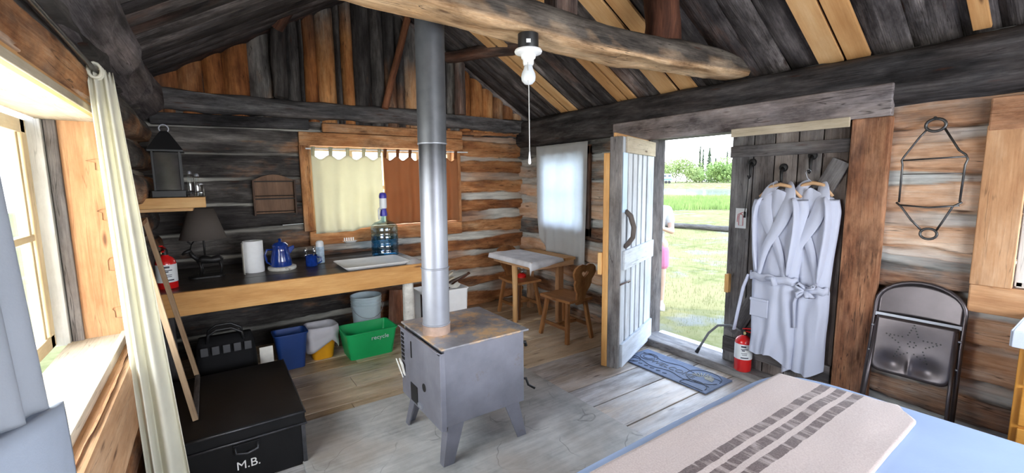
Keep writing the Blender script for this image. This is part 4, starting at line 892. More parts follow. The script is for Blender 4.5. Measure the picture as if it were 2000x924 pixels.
b = MB(); b.grid(lambda u, v: (1.98+.22*u, 4.22+.14*v, .43+.05*noise.noise(V((u*3, v*3, 1)))+.02*math.sin(u*7)), 10, 8); b.build('crumpled_paper', M['paper'], at=(1.95, 4.25, .42), smooth='all', solid=.002, label='crumpled newspaper on top of the kindling box', cat='paper')

# ------------------------------------------------------------------ table and chairs
tb = thing('side_table', 'small pine table under the curtained window with a grey cloth runner', 'table', (2.95, 3.93, 0))
b = MB()
for k in range(4): b.box((2.735+.155*k, 3.94, .705), (.15, .78, .03), tone=.5, axis=1)
b.build('tabletop', M['newpine'], tb, bevel=.004)
b = MB(); b.box((2.97, 3.565, .665), (.56, .025, .06), tone=.6); b.build('apron', M['jamb'], tb, bevel=.003)
b = MB(); b.box((2.69, 3.94, .665), (.025, .72, .06), tone=.6); b.build('apron', M['jamb'], tb, bevel=.003)
b = MB(); b.tube([(2.70, 3.90, 0), (2.695, 3.89, .3), (2.70, 3.90, .635)], [.030, .027, .033], n=14); b.build('leg', M['newpine'], tb, smooth='all', label='slim pale yellow leg')
b = MB(); b.box((3.10, 3.62, .32), (.07, .06, .635), tone=.5, axis=2); b.build('leg', M['jamb'], tb, bevel=.004)
b = MB(); b.box((3.18, 4.26, .32), (.07, .06, .635), tone=.5, axis=2); b.build('leg', M['jamb'], tb, bevel=.004)
M['tcloth'] = cloth('grey_white_tablecloth', (.64, .64, .67), tl=0, weave=90, var=.18)
def tcf(u, v):
    x = 2.625+.47*u; y = 3.52+.84*v; z = .7245+.002*math.sin(x*30)
    ovx = max(0, 2.657-x); z -= ovx*1.6
    dy = max(0, 3.55-y); z -= dy*(1.0+2*(1-u))
    return (x+ovx*.5, y+dy*.5, z)
b = MB(); b.grid(tcf, 30, 30); b.build('tablecloth', M['tcloth'], at=(2.85, 3.9, .724), smooth='all', solid=.003, label='pale grey striped cloth draped over the small table', cat='tablecloth')

def heart(s=1.):
    P = []
    for k in range(24):
        t = 2*PI*k/24; P.append((s*.0021*16*math.sin(t)**3, s*.0021*(13*math.cos(t)-5*math.cos(2*t)-2*math.cos(3*t)-math.cos(4*t))))
    return P
def back_plate(mb, o, ux, uz, nt_):
    """carved backrest with a heart-shaped hole: strips between outline and heart"""
    out = [(0, .40), (.045, .415), (.09, .405), (.125, .375), (.14, .33), (.125, .285), (.10, .25), (.105, .215), (.09, .17), (.06, .12), (.05, .06), (.045, 0), (0, 0), (-.045, 0), (-.05, .06), (-.06, .12), (-.09, .17), (-.105, .215), (-.10, .25), (-.125, .285), (-.14, .33), (-.125, .375), (-.09, .405), (-.045, .415)]
    H = heart(1.25); H = [(a, b_+.315) for a, b_ in H]
    o, ux, uz, nt_ = V(o), V(ux), V(uz), V(nt_); n = 24
    # heart starts at top centre (t=0) going +x: same order as the outline
    F = [o+ux*a+uz*c for a, c in out]+[o+ux*a+uz*c for a, c in H]
    vs = F+[p+nt_ for p in F]; fs = []
    for i in range(n):
        j = (i+1) % n
        fs += [(i, j, n+j, n+i), (2*n+j, 2*n+i, 3*n+i, 3*n+j), (j, i, 2*n+i, 2*n+j), (n+i, n+j, 3*n+j, 3*n+i)]
    mb.add(vs, fs, [(p.z, p.x, p.y) for p in vs], tone=.6)
def peasant_chair(name, label, c, face, group):
    """c: seat centre on floor; face: +1 backrest at -y, -1 backrest at +y"""
    cx, cy = c; t = thing(name, label, 'chair', (cx, cy, 0), group)
    sy_ = face; R = lambda x, y, z: V((cx+x, cy+y*sy_, z))
    P = [(-.165, .21), (.165, .21), (.18, 0), (.15, -.22), (-.15, -.22), (-.18, 0)]
    if face < 0: P = [(a, -b_) for a, b_ in P][::-1]
    b = MB(); b.prism(P, (cx, cy, .395), (1, 0, 0), (0, 1, 0), (0, 0, .028), tone=.6); b.build('seat', M['chairwood'], t, bevel=.006)
    for sx_, yy in ((-1, .15), (1, .15), (-1, -.15), (1, -.15)):
        b = MB(); b.beam(R(sx_*.16, yy*1.35, .0), R(sx_*.11, yy, .396), .038, .038, up=(0, 1, 0), tone=.6); b.build('leg', M['chairwood'], t, bevel=.006)
    for sx_ in (-1, 1): b = MB(); b.beam(R(sx_*.142, -.18, .14), R(sx_*.142, .18, .14), .02, .035, tone=.5); b.build('stretcher', M['chairwood'], t, bevel=.003)
    b = MB(); b.beam(R(-.14, 0, .14), R(.14, 0, .14), .02, .035, tone=.5); b.build('stretcher', M['chairwood'], t, bevel=.003)
    b = MB(); o = R(0, -.185, .37); back_plate(b, o, (1, 0, 0), V((0, -.20*sy_, 1)).normalized(), (0, -.024*sy_, 0)); b.build('backrest', M['chairwood'], t, bevel=.004)
    return t
peasant_chair('carved_chair', 'carved wooden chair with a heart cut-out, in front of the table', (2.86, 3.24), 1, 'carved chairs at the small table')
peasant_chair('carved_chair', 'carved wooden chair on the far side of the small table', (2.93, 4.14), -1, 'carved chairs at the small table')
# red lantern seen under the table
rl_ = thing('red_lantern', 'small red lantern on the seat of the far chair', 'lantern', (2.98, 4.16, .424))
b = MB(); b.lathe((2.98, 4.16, .424), [(.05, 0), (.052, .03), (.03, .045), (.028, .05)], n=20); b.build('base', M['red'], rl_, smooth=50)
b = MB(); b.lathe((2.98, 4.16, .474), [(.028, 0), (.036, .03), (.026, .075)], n=20); b.build('globe', M['clear'], rl_, smooth=50)
b = MB(); b.lathe((2.98, 4.16, .549), [(.034, 0), (.030, .02), (.012, .04)], n=20); b.build('cap', M['red'], rl_, smooth=50)

# ------------------------------------------------------------------ curtains
def curtain(name, mat, p0, p1, ztop, zbot, folds, amp, nrm, label, nu=90, nv=30, shape=None, parent_rod=None, **k):
    p0, p1, nrm = V(p0), V(p1), V(nrm); sd = random.random()*40
    def f(u, v):
        p = p0.lerp(p1, u); z = ztop+(zbot-ztop)*v
        a = amp*(.5+.5*v)*(math.sin(u*folds*2*PI+sd+.5*math.sin(v*2)) + .6*noise.noise(V((u*folds*1.3, v*1.5, sd))))
        q = V((p.x, p.y, z)) + nrm*a
        if shape: q = shape(u, v, q)
        return q
    b = MB(); b.grid(f, nu, nv)
    return b.build(name, mat, smooth='all', solid=.002, at=(p0.lerp(p1, .5).x, p0.lerp(p1, .5).y, zbot), label=label, cat='curtain', **k)
M['cream'] = cloth('cream_curtain', (.68, .66, .55), tl=.42, tcol=(.72, .70, .55)); M['ltcream'] = cloth('cream_gathered_curtain', (.80, .78, .66), tl=.3)
M['brownc'] = cloth('brown_curtain', (.34, .16, .075), tl=.35, tcol=(.42, .20, .09)); M['greyc'] = cloth('blue_grey_curtain', (.33, .35, .39), tl=.2); M['whitec'] = cloth('white_sheer_curtain', (.80, .81, .80), tl=.5, tcol=(.75, .80, .86))
def taper_b(u, v, q):
    if q.z < 1.25: q.z += .05*max(0, u-.55)*2*(v-.8)*5*.5
    return q
rod = MB(); rod.tube([(.80, YB-.13, 1.885), (2.56, YB-.13, 1.895)], .007, n=10); rod.build('curtain_rod', M['whiteplastic'], at=(1.68, YB-.13, 1.885), smooth=50, label='thin white curtain rod across the back window', cat='curtain rod')
def tabtop(name, mat, x0, x1, zb_, label, ntab, seed, curve=0):
    zt = 1.83
    def f(u, v):
        x = x0+(x1-x0)*u; scal = .03*math.sin(u*ntab*PI)**2
        z = (zt-scal*(1-v)*1.4)+(zb_-zt)*v
        if curve: z += curve*max(0, u-.5)*max(0, v-.5)*2
        y = YB-.125-.018*(.4+.8*v)*math.sin(u*ntab*2*PI+seed+.8*noise.noise(V((u*4, v*2, seed))))-.012*noise.noise(V((u*5, v*3, seed)))
        return (x, y, z)
    b = MB(); b.grid(f, 100, 26); o = b.build(name, mat, smooth='all', solid=.002, at=((x0+x1)/2, YB-.125, zb_), label=label, cat='curtain')
    for k in range(ntab+1):
        xx = x0+.02+(x1-x0-.04)*k/ntab; t_ = MB()
        t_.grid(lambda u, v: (xx-.018+.036*u, YB-.13+.012*math.cos(v*2*PI), 1.86+.045*math.sin((v-.25)*2*PI)*1.0), 2, 16); t_.build('tab', mat, o, smooth='all', solid=.002)
    return o
tabtop('window_curtain', M['cream'], .845, 1.53, 1.06, 'cream tab-top curtain over the left half of the back window', 4, 1.0, .14)
tabtop('window_curtain', M['brownc'], 1.55, 2.42, 1.105, 'brown tab-top curtain over the right half of the back window', 6, 2.2)
# small white curtain hanging over the right-wall window, its foot gathered on the chair
def wshape(u, v, q):
    # u runs from the far edge to the near one; the foot rounds off over the table and hangs longer by the chair
    zb_ = .90-.20*min(1, u/.22)**.55 - (.09*min(1, max(0, (u-.62)/.12)))
    q.z = 1.965+(zb_-1.965)*v
    q.y += (.05*v*(1-2*u)*-.6) + (.06*(1-u)**3*max(0, v-.8)*-5*.4)
    if v > .85: q.x += .012*math.sin(u*22)*(v-.85)*6
    return q
curtain('window_curtain', M['whitec'], (XR-.075, 4.34, 0), (XR-.075, 3.45, 0), 1.965, .62, 5, .010, (1, 0, 0), 'white curtain over the small right-wall window, hanging down to the table', shape=wshape)
# left window rod and the gathered cream curtain at its far end
b = MB(); b.tube([(-.33, .9, 2.03), (-.325, 2.52, 1.995)], .009, n=10); b.build('curtain_rod', M['steeledge'], at=(-.33, 1.9, 2.02), smooth=50, label='dark metal curtain rod above the left window', cat='curtain rod')
def gath(u, v):
    zt, zb2 = 2.01, .04; z = zt+(zb2-zt)*v; w = .066+.085*v
    x = -.350+.020*v + w*u + .012*v*math.sin(u*7+1)
    y = 2.42 + .030*math.sin(u*2.4*2*PI+.6*v)*(.6+.5*v) + .08*(u-.5)*(1-v*.4)
    return (x, y, z-.02*math.sin(u*8*PI)**2*(1-v))
b = MB(); b.grid(gath, 70, 40); o = b.build('window_curtain', M['ltcream'], smooth='all', solid=.003, at=(-.33, 2.42, .04), label='long narrow cream curtain gathered at the far side of the left window', cat='curtain')
for k in range(4):
    b = MB(); yy = 2.37+k*.036; b.tube([(-.325+.020*math.cos(a*PI/6), yy, 1.995+.028*math.sin(a*PI/6)) for a in range(12)], .006, n=6, closed=True); b.build('tab', M['ltcream'], o, smooth='all')
# near grey curtain
def gc_(u, v):
    y = .72+.50*u+.11*u*v; z = 2.03+(1.045+.16*(1-u)-2.03)*v
    return (-.335+.020*math.sin(u*4.5*2*PI+.5*math.sin(v*2))*(.35+.65*v), y, z)
b = MB(); b.grid(gc_, 110, 30); b.build('window_curtain', M['greyc'], smooth='all', solid=.003, at=(-.35, 1.25, .9), label='blue-grey pleated curtain at the near left edge of the photo', cat='curtain')
def gs_(u, v):
    y = .72+.63*u+.02*v*u; z = 1.07+.13*(1-u)+(.30-1.07)*v
    return (-.325+.01*v+.010*math.sin(u*7+2)+.006*noise.noise(V((u*3, v*3, 2))), y, z)
b = MB(); b.grid(gs_, 40, 24); b.build('hanging_sheet', cloth('pale_blue_sheet', (.38, .43, .52), tl=0), smooth='all', solid=.03, at=(-.31, 1.25, .3), label='plain pale blue-grey cloth below the pleated curtain at lower left', cat='cloth')

# ------------------------------------------------------------------ pull-cord bulb fixture under the tie beam
lx_, ly_ = 1.385, 1.86
lf = thing('bulb_fixture', 'white porcelain bulb holder on a black box under the tie beam', 'light', (lx_, ly_, 2.26))
b = MB(); b.lathe((lx_, ly_, 2.205), [(.050, 0), (.052, .006), (.052, .075)], n=28); jb = b.build('junction_box', M['black'], lf, smooth=50)
b = MB(); b.box((lx_-.03, ly_-.043, 2.235), (.022, .002, .018), R=Matrix.Rotation(-.55, 3, 'Z')); b.build('sticker', M['label'], jb)
b = MB(); b.lathe((lx_, ly_, 2.13), [(.024, 0), (.027, .01), (.028, .028), (.036, .036), (.038, .05), (.066, .058), (.070, .066), (.066, .075), (.02, .076)], n=32); b.build('porcelain_holder', M['enamel'], lf, smooth=40)
b = MB(); b.lathe((lx_, ly_, 2.035), [(.004, 0), (.020, .004), (.034, .02), (.037, .038), (.034, .056), (.024, .078), (.020, .098)], n=28); b.build('bulb', plain('opal_bulb_glass', (.74, .78, .82), .25, var=.02), lf, smooth='all')
b = MB(); b.tube([(lx_-.018, ly_-.02, 2.14), (lx_-.02, ly_-.03, 2.0), (lx_-.018, ly_-.03, 1.70)], .0022, n=6); cdp = b.build('pull_cord', plain('white_cord', (.7, .7, .68), .8), lf, smooth='all')
b = MB(); b.lathe((lx_-.018, ly_-.03, 1.635), [(.004, 0), (.008, .008), (.006, .03), (.003, .065)], n=12); b.build('cord_end', M['whiteplastic'], cdp, smooth='all')

# ------------------------------------------------------------------ hooks, robes, sign on the closed leaf
hk_spots = [(1.745, 1.60, 'black coat hook nearest the doorway, with a cord hanging from it'), (1.525, 1.555, 'lower black coat hook carrying the front robe'), (1.345, 1.63, 'black coat hook on the right carrying the back robe')]
for yy, zz, lb in hk_spots:
    t_ = thing('coat_hook', lb, 'hook', (XR-.02, yy, zz), 'black coat hooks on the closed plank leaf')
    b = MB(); b.lathe((XR-.022, yy, zz+.07), [(.030, 0), (.026, -.012), (.01, -.016)], n=16, axis='x'); b.build('hook_plate', M['iron'], t_, smooth=50)
    b = MB(); b.tube([(XR-.03, yy, zz+.065), (XR-.06, yy-.004, zz+.04), (XR-.062, yy-.006, zz+.0), (XR-.06, yy-.006, zz-.03), (XR-.075, yy-.006, zz-.045), (XR-.095, yy-.006, zz-.03)], [.014, .012, .010, .009, .008, .006], n=10); b.build('hook_arm', M['iron'], t_, smooth='all')
b = MB(); b.tube([(XR-.07, 1.745, 1.565), (XR-.055, 1.76, 1.40), (XR-.06, 1.765, 1.30)], .003, n=6); b.tube([(XR-.06, 1.765, 1.30), (XR-.06, 1.765, 1.255)], .008, n=8); b.build('cord', M['black'], at=(XR-.06, 1.75, 1.3), smooth='all', label='thin dark cord hanging from the hook nearest the doorway', cat='cord')
sg = thing('extinguisher_sign', 'small white sign with a red extinguisher outline on the closed leaf', 'sign', (XR-.02, 1.81, 1.17))
b = MB(); b.box((XR-.022, 1.812, 1.245), (.004, .085, .155)); b.build('plate', M['label'], sg)
b = MB()
def ol(p): return (XR-.026, 1.812-p[0], 1.245+p[1])
b.tube([ol(p) for p in [(-.014, -.055), (.018, -.055), (.018, .015), (.012, .03), (-.008, .03), (-.014, .015)]], .0022, n=6, closed=True)
b.tube([ol(p) for p in [(.002, .03), (.002, .042), (.016, .046)]], .0022, n=6); b.tube([ol(p) for p in [(.002, .042), (-.022, .03), (-.026, .0), (-.026, -.03)]], .0022, n=6)
b.build('icon', plain('red_print', (.50, .03, .06), .5), sg)
M['robe'] = cloth('white_terry_robe', (.56, .59, .70), tl=.12, weave=160, var=.03)
M['hanger'] = plain('pale_hanger_wood', (.62, .38, .20), .5, var=.1)
def robe(label, yc, ztop, hw, hem, wl_, seed, xo, hookyz, w_shift=0, hemy=None):
    X0 = XR-.05-xo
    t = thing('bathrobe', label, 'bathrobe', (X0, yc, hem), 'white bathrobes on the closed leaf')
    def W(u, n, z): return V((X0-n, yc-u, z))
    zs = ztop
    def prof(z):
        k = (zs-z)/(zs-hem); zw = (zs-wl_)/(zs-hem)
        if k < .035: h = hw*(.48+.40*(k/.035)**.6)
        elif k < .12: h = hw*(.88+.12*((k-.035)/.085))
        elif k < zw: h = hw*(1-.22*((k-.12)/(zw-.12)))
        else: h = hw*(.78+.02*min(1, (k-zw)/.15)+.04*math.sin(k*5))
        d = .045+.02*math.sin(min(1, k*6)*PI/2)
        if abs(k-zw) < .05: d -= .018*(1-abs(k-zw)/.05)
        return h, d, k
    def f(u, v):
        z = zs+(hem-zs)*v; h, d, k = prof(z); a = u*2*PI; c, s = math.cos(a), math.sin(a)
        fold = (.006+.016*max(0, k-.45))*math.sin(c*9+seed+3*noise.noise(V((c*2, v*2.5, seed))))
        n = d*(abs(s)**.6)*(1 if s > 0 else -.4) + (fold+.008*noise.noise(V((c*4, v*9, seed))) if s > 0 else 0)
        sh = w_shift*v
        zz = z + (.02*math.sin(c*4+seed) + .05*c*(1 if seed > 2 else -1)*.6)*max(0, v-.9)*10
        if v < .05: zz -= .05*abs(c)**1.2*1.0
        return W(h*c+sh+.01*noise.noise(V((v*4, seed, c))), n, zz)
    b = MB(); b.grid(f, 72, 70, closeu=True); b.build('robe_body', M['robe'], t, smooth='all')
    # sleeves: soft flat tubes lying along the sides, tucked under the belt
    for sg_ in (-1, 1):
        sp = [(sg_*hw*.50, .032, zs-.050), (sg_*hw*.70, .034, zs-.11), (sg_*hw*.72, .040, zs-.26), (sg_*hw*.64, .050, zs-.42), (sg_*hw*.50, .056, wl_+.01)]
        b = MB(); b.tube([W(*q) for q in sp], [.045, .062, .060, .054, .036], n=16, flat=.30, wob=.15)
        b.build('sleeve', M['robe'], t, smooth='all', subs=1)
    # shawl collar: two broad flat lapels crossing low on the chest
    for sg_ in (-1, 1):
        b = MB(); ov = .010 if sg_ > 0 else 0
        pts = [(sg_*.030, -.030, zs+.040), (sg_*.058, .012, zs+.022), (sg_*.078, .052, zs-.05), (sg_*.074, .070, zs-.13), (sg_*.050, .080+ov*.5, zs-.22), (sg_*.008, .085+ov, zs-.31), (-sg_*.050, .082+ov, zs-.42), (-sg_*.085, .066+ov, wl_+.01)]
        wds = [.045, .066, .084, .090, .086, .070, .050, .030]
        P = []
        for i, q in enumerate(pts):
            a_ = pts[min(i+1, len(pts)-1)]; c_ = pts[max(i-1, 0)]; tx, tz = a_[0]-c_[0], a_[2]-c_[2]; L = math.hypot(tx, tz); nx, nz = -tz/L, tx/L
            P.append([(q[0]+nx*wds[i]*s_, q[1]+.004-abs(s_)*.022, q[2]+nz*wds[i]*s_) for s_ in (-.5, -.3, -.1, .1, .3, .5)])
        b.add([W(*p) for r_ in P for p in r_], [(i*6+j, i*6+j+1, (i+1)*6+j+1, (i+1)*6+j) for i in range(len(P)-1) for j in range(5)]); b.build('collar', M['robe'], t, smooth='all', solid=.007, subs=2)
    # belt and its knot
    b = MB(); n_ = 28; vs = []
    for zz_ in (wl_-.025, wl_+.025):
        for k in range(n_): a = PI*k/(n_-1); vs.append(W(hw*.80*math.cos(a)+w_shift*.5, .03+.048*math.sin(a)**.6, zz_+.006*math.sin(k)))
    b.add(vs, [(k, k+1, n_+k+1, n_+k) for k in range(n_-1)]); bl = b.build('belt', M['robe'], t, smooth='all', solid=.012)
    b = MB()
    if seed > 2:
        for a_, r_ in ((.3, .06), (2.3, .055), (3.6, .06), (5.2, .05)):
            b.tube([W(.03, .085, wl_), W(.03+r_*math.cos(a_)*.9, .11, wl_+r_*math.sin(a_)), W(.03+r_*1.3*math.cos(a_+.4), .10, wl_+r_*1.2*math.sin(a_+.4)-.01), W(.03, .09, wl_-.01)], .018, n=8, flat=.6)
        b.tube([W(0, .09, wl_), W(-.03, .10, wl_-.10), W(-.02, .095, wl_-.28)], .016, n=8, flat=.5)
    else:
        b.tube([W(-.02, .08, wl_), W(.03, .10, wl_+.01), W(.04, .095, wl_-.04)], .024, n=8, flat=.6)
    b.build('belt_knot', M['robe'], bl, smooth='all')
    if seed < 2:
        b = MB(); b.tube([W(-hw*.85, .05, wl_-.0), W(-hw*.98, .07, wl_-.10), W(-hw*1.15, .075, wl_-.32), W(-hw*1.25, .07, wl_-.44)], .020, n=8, flat=.4); b.build('belt_end', M['robe'], bl, smooth='all')
        b = MB(); b.box(W(-hw*.35, .078, wl_-.17), (.012, .13, .02)); b.box(W(-hw*.35, .073, wl_-.235), (.01, .125, .12)); b.build('pocket', M['robe'], t, bevel=.004)
    hg = thing('clothes_hanger', 'wooden hanger inside the '+('front' if seed < 2 else 'back')+' bathrobe', 'hanger', (X0-.02, yc, zs), 'hangers in the bathrobes')
    b = MB(); b.tube([W(-hw*.7, .012, zs-.055), W(-.06, .012, zs+.018), W(0, .012, zs+.032), W(.06, .012, zs+.018), W(hw*.7, .012, zs-.055)], [.009, .012, .014, .012, .009], n=10); b.build('bar', M['hanger'], hg, smooth='all')
    hy_, hz_ = hookyz
    b = MB(); b.tube([W(0, .012, zs+.03), (X0-.03, hy_, hz_-.08), (X0-.03, hy_+.012, hz_-.045), (X0-.03, hy_-.006, hz_-.02), (X0-.03, hy_-.02, hz_-.035)], .0025, n=6); b.build('wire_hook', M['pipe'], hg, smooth='all')
robe('white bathrobe hanging at the front, nearest the doorway, tied at the waist', 1.495, 1.475, .195, .26, .845, 1.0, .055, (1.525, 1.555), .0)
robe('white bathrobe hanging at the back on the right, with a bulky belt knot', 1.315, 1.485, .170, .19, .80, 3.0, .0, (1.345, 1.63), .01)

# ------------------------------------------------------------------ wire toaster on the logs
M['wire'] = plain('dull_steel_wire', (.10, .10, .10), .4, .85, var=.4, scale=14)
wt = thing('wire_rack', 'hanging wire campfire grill with a ring at top and bottom on the right log wall', 'wire rack', (XR-.05, .73, 1.5))
def Wv(y, z, dx=0): return V((XR-.045-dx, y, z))
b = MB(); b.tube([Wv(.735+.042*math.cos(a*PI/10), 1.835+.034*math.sin(a*PI/10)) for a in range(20)], .008, n=8, closed=True); b.build('top_ring', M['wire'], wt, smooth='all')
b = MB(); b.tube([Wv(.718+.036*math.cos(a*PI/10), 1.225+.030*math.sin(a*PI/10)) for a in range(20)], .007, n=8, closed=True); b.build('bottom_ring', M['wire'], wt, smooth='all')
b = MB(); b.tube([Wv(.765, 1.82), Wv(.80, 1.77), Wv(.86, 1.665), Wv(.868, 1.645), Wv(.862, 1.62), Wv(.862, 1.40)], .0055, n=8); b.tube([Wv(.70, 1.82), Wv(.63, 1.69), Wv(.602, 1.665), Wv(.592, 1.64), Wv(.600, 1.61), Wv(.605, 1.41)], .0055, n=8); b.build('side_wire', M['wire'], wt, smooth='all')
b = MB(); b.tube([Wv(.862, 1.645), Wv(.60, 1.655)], .0045, n=8); b.tube([Wv(.862, 1.385), Wv(.73, 1.375), Wv(.605, 1.39)], .005, n=8); b.tube([Wv(.862, 1.565), Wv(.602, 1.565)], .003, n=6); b.build('cross_wire', M['wire'], wt, smooth='all')
b = MB(); b.tube([Wv(.875, 1.40), Wv(.85, 1.375), Wv(.80, 1.30), Wv(.745, 1.238)], .0055, n=8); b.tube([Wv(.595, 1.41), Wv(.63, 1.385), Wv(.66, 1.31), Wv(.69, 1.238)], .0055, n=8); b.build('lower_wire', M['wire'], wt, smooth='all')
b = MB(); b.lathe((XR-.02, .735, 1.872), [(.004, 0), (.004, -.045), (.009, -.05)], n=8, axis='x'); b.build('nail', M['iron'], at=(XR-.02, .735, 1.872), label='nail holding the wire grill on the right log wall', cat='nail')

# ------------------------------------------------------------------ folded steel chair leaning on the right wall
M['chairsteel'] = plain('brown_grey_steel', (.115, .10, .105), .33, .75, var=.15, scale=5)
fc = thing('folding_chair', 'folded brown-grey steel chair with a star of holes leaning on the log wall', 'folding chair', (3.2, .73, 0))
# local plane: a from left (+y) to right, h up the chair; leaning
FH = V((.155, 0, 1)).normalized(); FO = V((3.235, .722, .0)); FA = V((.02, -1, -.0)).normalized(); FN = FH.cross(FA).normalized()
if FN.x > 0: FN = -FN
def FC(a, h, n=0): return FO + FA*a + FH*h + FN*n
hwid = .195
pts = [FC(-hwid-.012, .01), FC(-hwid, .60), FC(-hwid, .80)] + [FC(-hwid*math.cos(t_), .80+.145*math.sin(t_)) for t_ in [PI*k/14 for k in range(1, 14)]] + [FC(hwid, .80), FC(hwid, .60), FC(hwid+.012, .01)]
b = MB(); b.tube(pts, .0115, n=12); b.build('back_frame', M['chairsteel'], fc, smooth='all')
P = [(-hwid+.01, .74)] + [(-(hwid-.01)*math.cos(t_), .80+.135*math.sin(t_)) for t_ in [PI*k/14 for k in range(0, 15)]] + [(hwid-.01, .74)]
b = MB()
def bpf(u, v):
    a = (-1+2*u)*(hwid-.008); lim = .80+.137*math.sqrt(max(0, 1-(a/(hwid-.0))**2)); h = .735+(lim-.735)*v
    return FC(a, h, -.012*(1-(a/hwid)**2)-.004)
b.grid(bpf, 30, 10); b.build('backrest', M['chairsteel'], fc, smooth='all', solid=.003)
b = MB(); b.beam(FC(-hwid+.005, .728, .012), FC(hwid-.005, .728, .012), .004, .022, up=FH); b.build('back_rail', M['pipe'], fc, bevel=.001)
# seat panel with embossed hollows and a star of holes
def seatf(u, v):
    a = (-1+2*u)*(hwid-.016); h = .722-.335*v
    k = 1
    cr = .05; yy = v*.335; ex = (hwid-.016)-abs(a); ey = .335-yy
    if ex < cr and ey < cr:
        # round the lower corners
        dx_, dy_ = cr-ex, cr-ey; m_ = max(dx_, dy_); r_ = math.hypot(dx_, dy_)
        if r_ > 0: s_ = m_/r_; a = math.copysign((hwid-.016)-cr+dx_*s_, a); h = .722-(.335-cr+dy_*s_)
    g1 = math.exp(-(((a+.075)/.055)**2+((h-.455)/.05)**2)); g2 = math.exp(-(((a-.075)/.055)**2+((h-.455)/.05)**2)); g3 = math.exp(-(((a)/.13)**2+((h-.58)/.09)**2)); rg = math.exp(-((a/.010)**2+((h-.45)/.04)**2))
    edge = min(1, min(ex, ey, yy+.0)/.012)
    return FC(a, h, .030-.016*(g1+g2)*1.0-.006*g3+.006*rg-.010*(1-max(0, edge)))
b = MB(); b.grid(seatf, 60, 52); seat = b.build('seat', M['chairsteel'], fc, smooth='all', solid=.004)
star = []
for k in range(5):
    a1 = PI/2+k*2*PI/5; ro, ri = .125, .048
    po_ = (ro*math.cos(a1), ro*math.sin(a1)); 
    for sgn in (-1, 1):
        a2 = a1+sgn*PI/5; pi_ = (ri*math.cos(a2), ri*math.sin(a2))
        for j in range(5): t_ = j/5; star.append((po_[0]*(1-t_)+pi_[0]*t_, po_[1]*(1-t_)+pi_[1]*t_))
star += [(.018*math.cos(k*PI/3), .018*math.sin(k*PI/3)) for k in range(6)]
b = MB()
for sa, sh_ in star:
    a = sa; h = .585+sh_*.9
    g1 = math.exp(-(((a+.075)/.055)**2+((h-.455)/.05)**2)); g2 = math.exp(-(((a-.075)/.055)**2+((h-.455)/.05)**2)); g3 = math.exp(-(((a)/.13)**2+((h-.58)/.09)**2))
    c_ = FC(a, h, .0332-.016*(g1+g2)-.006*g3); n_ = 8
    b.add([c_+FA*(.0042*math.cos(q*PI/4))+FH*(.0042*math.sin(q*PI/4)) for q in range(8)], [tuple(range(8))])
b.build('star_pattern', M['black'], seat, kind='stuff')
b = MB(); b.tube([FC(-hwid+.022, .70, .02), FC(-hwid+.012, .30, .03), FC(-hwid+.0, .02, .035)], .010, n=10); b.build('rear_leg', M['chairsteel'], fc, smooth='all')
b = MB(); b.tube([FC(hwid-.022, .70, .02), FC(hwid-.012, .30, .03), FC(hwid-.0, .02, .035)], .010, n=10); b.build('rear_leg', M['chairsteel'], fc, smooth='all')
b = MB(); b.tube([FC(-hwid, .12, .03), FC(hwid, .12, .03)], .008, n=10); b.build('cross_bar', M['chairsteel'], fc, smooth='all')
for sgn in (-1, 1):
    for h_ in (.655, .50): b = MB(); q = FC(sgn*(hwid-.01), h_, .018); b.tube([q-FA*.012, q+FA*.012], .006, n=8); b.build('rivet', M['pipe'], fc, smooth=50)

# ------------------------------------------------------------------ bed, cover, striped blanket
M['sheet'] = cloth('pale_blue_bedcover', (.40, .52, .76), tl=0, weave=120, var=.03)
m, nt, bs, out = newmat('striped_wool_blanket'); tcn = N(nt, 'TexCoord').outputs['Object']; s3 = N(nt, 'SeparateXYZ'); nt.links.new(tcn, s3.inputs[0])
wv = noi(nt, tcn, 1, 3, .6, (14, 3, 3)); yv = mth(nt, 'ADD', s3.outputs[1], mth(nt, 'MULTIPLY', mth(nt, 'SUBTRACT', wv, .5), .012))
def band(c0, w0):
    d = mth(nt, 'ABSOLUTE', mth(nt, 'SUBTRACT', yv, c0)); return mth(nt, 'LESS_THAN', d, w0)
bd = mth(nt, 'ADD', mth(nt, 'ADD', band(.060, .018), band(.002, .018)), band(-.056, .018), clamp=True)
gp = noi(nt, tcn, 1, 3, .6, (26, 5, 3)); xs_ = mth(nt, 'MULTIPLY', bd, ramp(nt, gp, [(.40, (.45, .45, .45)), (.50, (1, 1, 1))]))
fine = noi(nt, tcn, 180, 2, .5); dkc = ramp(nt, fine, [(.35, (.06, .030, .028)), (.65, (.15, .095, .09))]); base = ramp(nt, fine, [(.3, (.50, .40, .375)), (.7, (.61, .51, .475))])
nt.links.new(mixc(nt, xs_, base, dkc), bs.inputs['Base Color']); bs.inputs['Roughness'].default_value = .95; bs.inputs['Specular IOR Level'].default_value = .1; bs.inputs['Sheen Weight'].default_value = .3
bm = N(nt, 'Bump'); bm.inputs['Strength'].default_value = .4; bm.inputs['Distance'].default_value = .003; nt.links.new(fine, bm.inputs['Height']); nt.links.new(bm.outputs[0], bs.inputs['Normal'])
M['blanket'] = m
BX0, BX1, BY0, BY1, BZ = .62, 2.37, -1.05, 1.04, .612
bd_ = thing('bed', 'bed with a pale blue cover in the lower right foreground', 'bed', (1.5, 0, 0))
b = MB(); b.box(((BX0+BX1)/2, (BY0+BY1)/2-.0, .14), (BX1-BX0-.12, BY1-BY0-.12, .27), tone=.4); b.build('bed_frame', M['darkboard'], bd_)
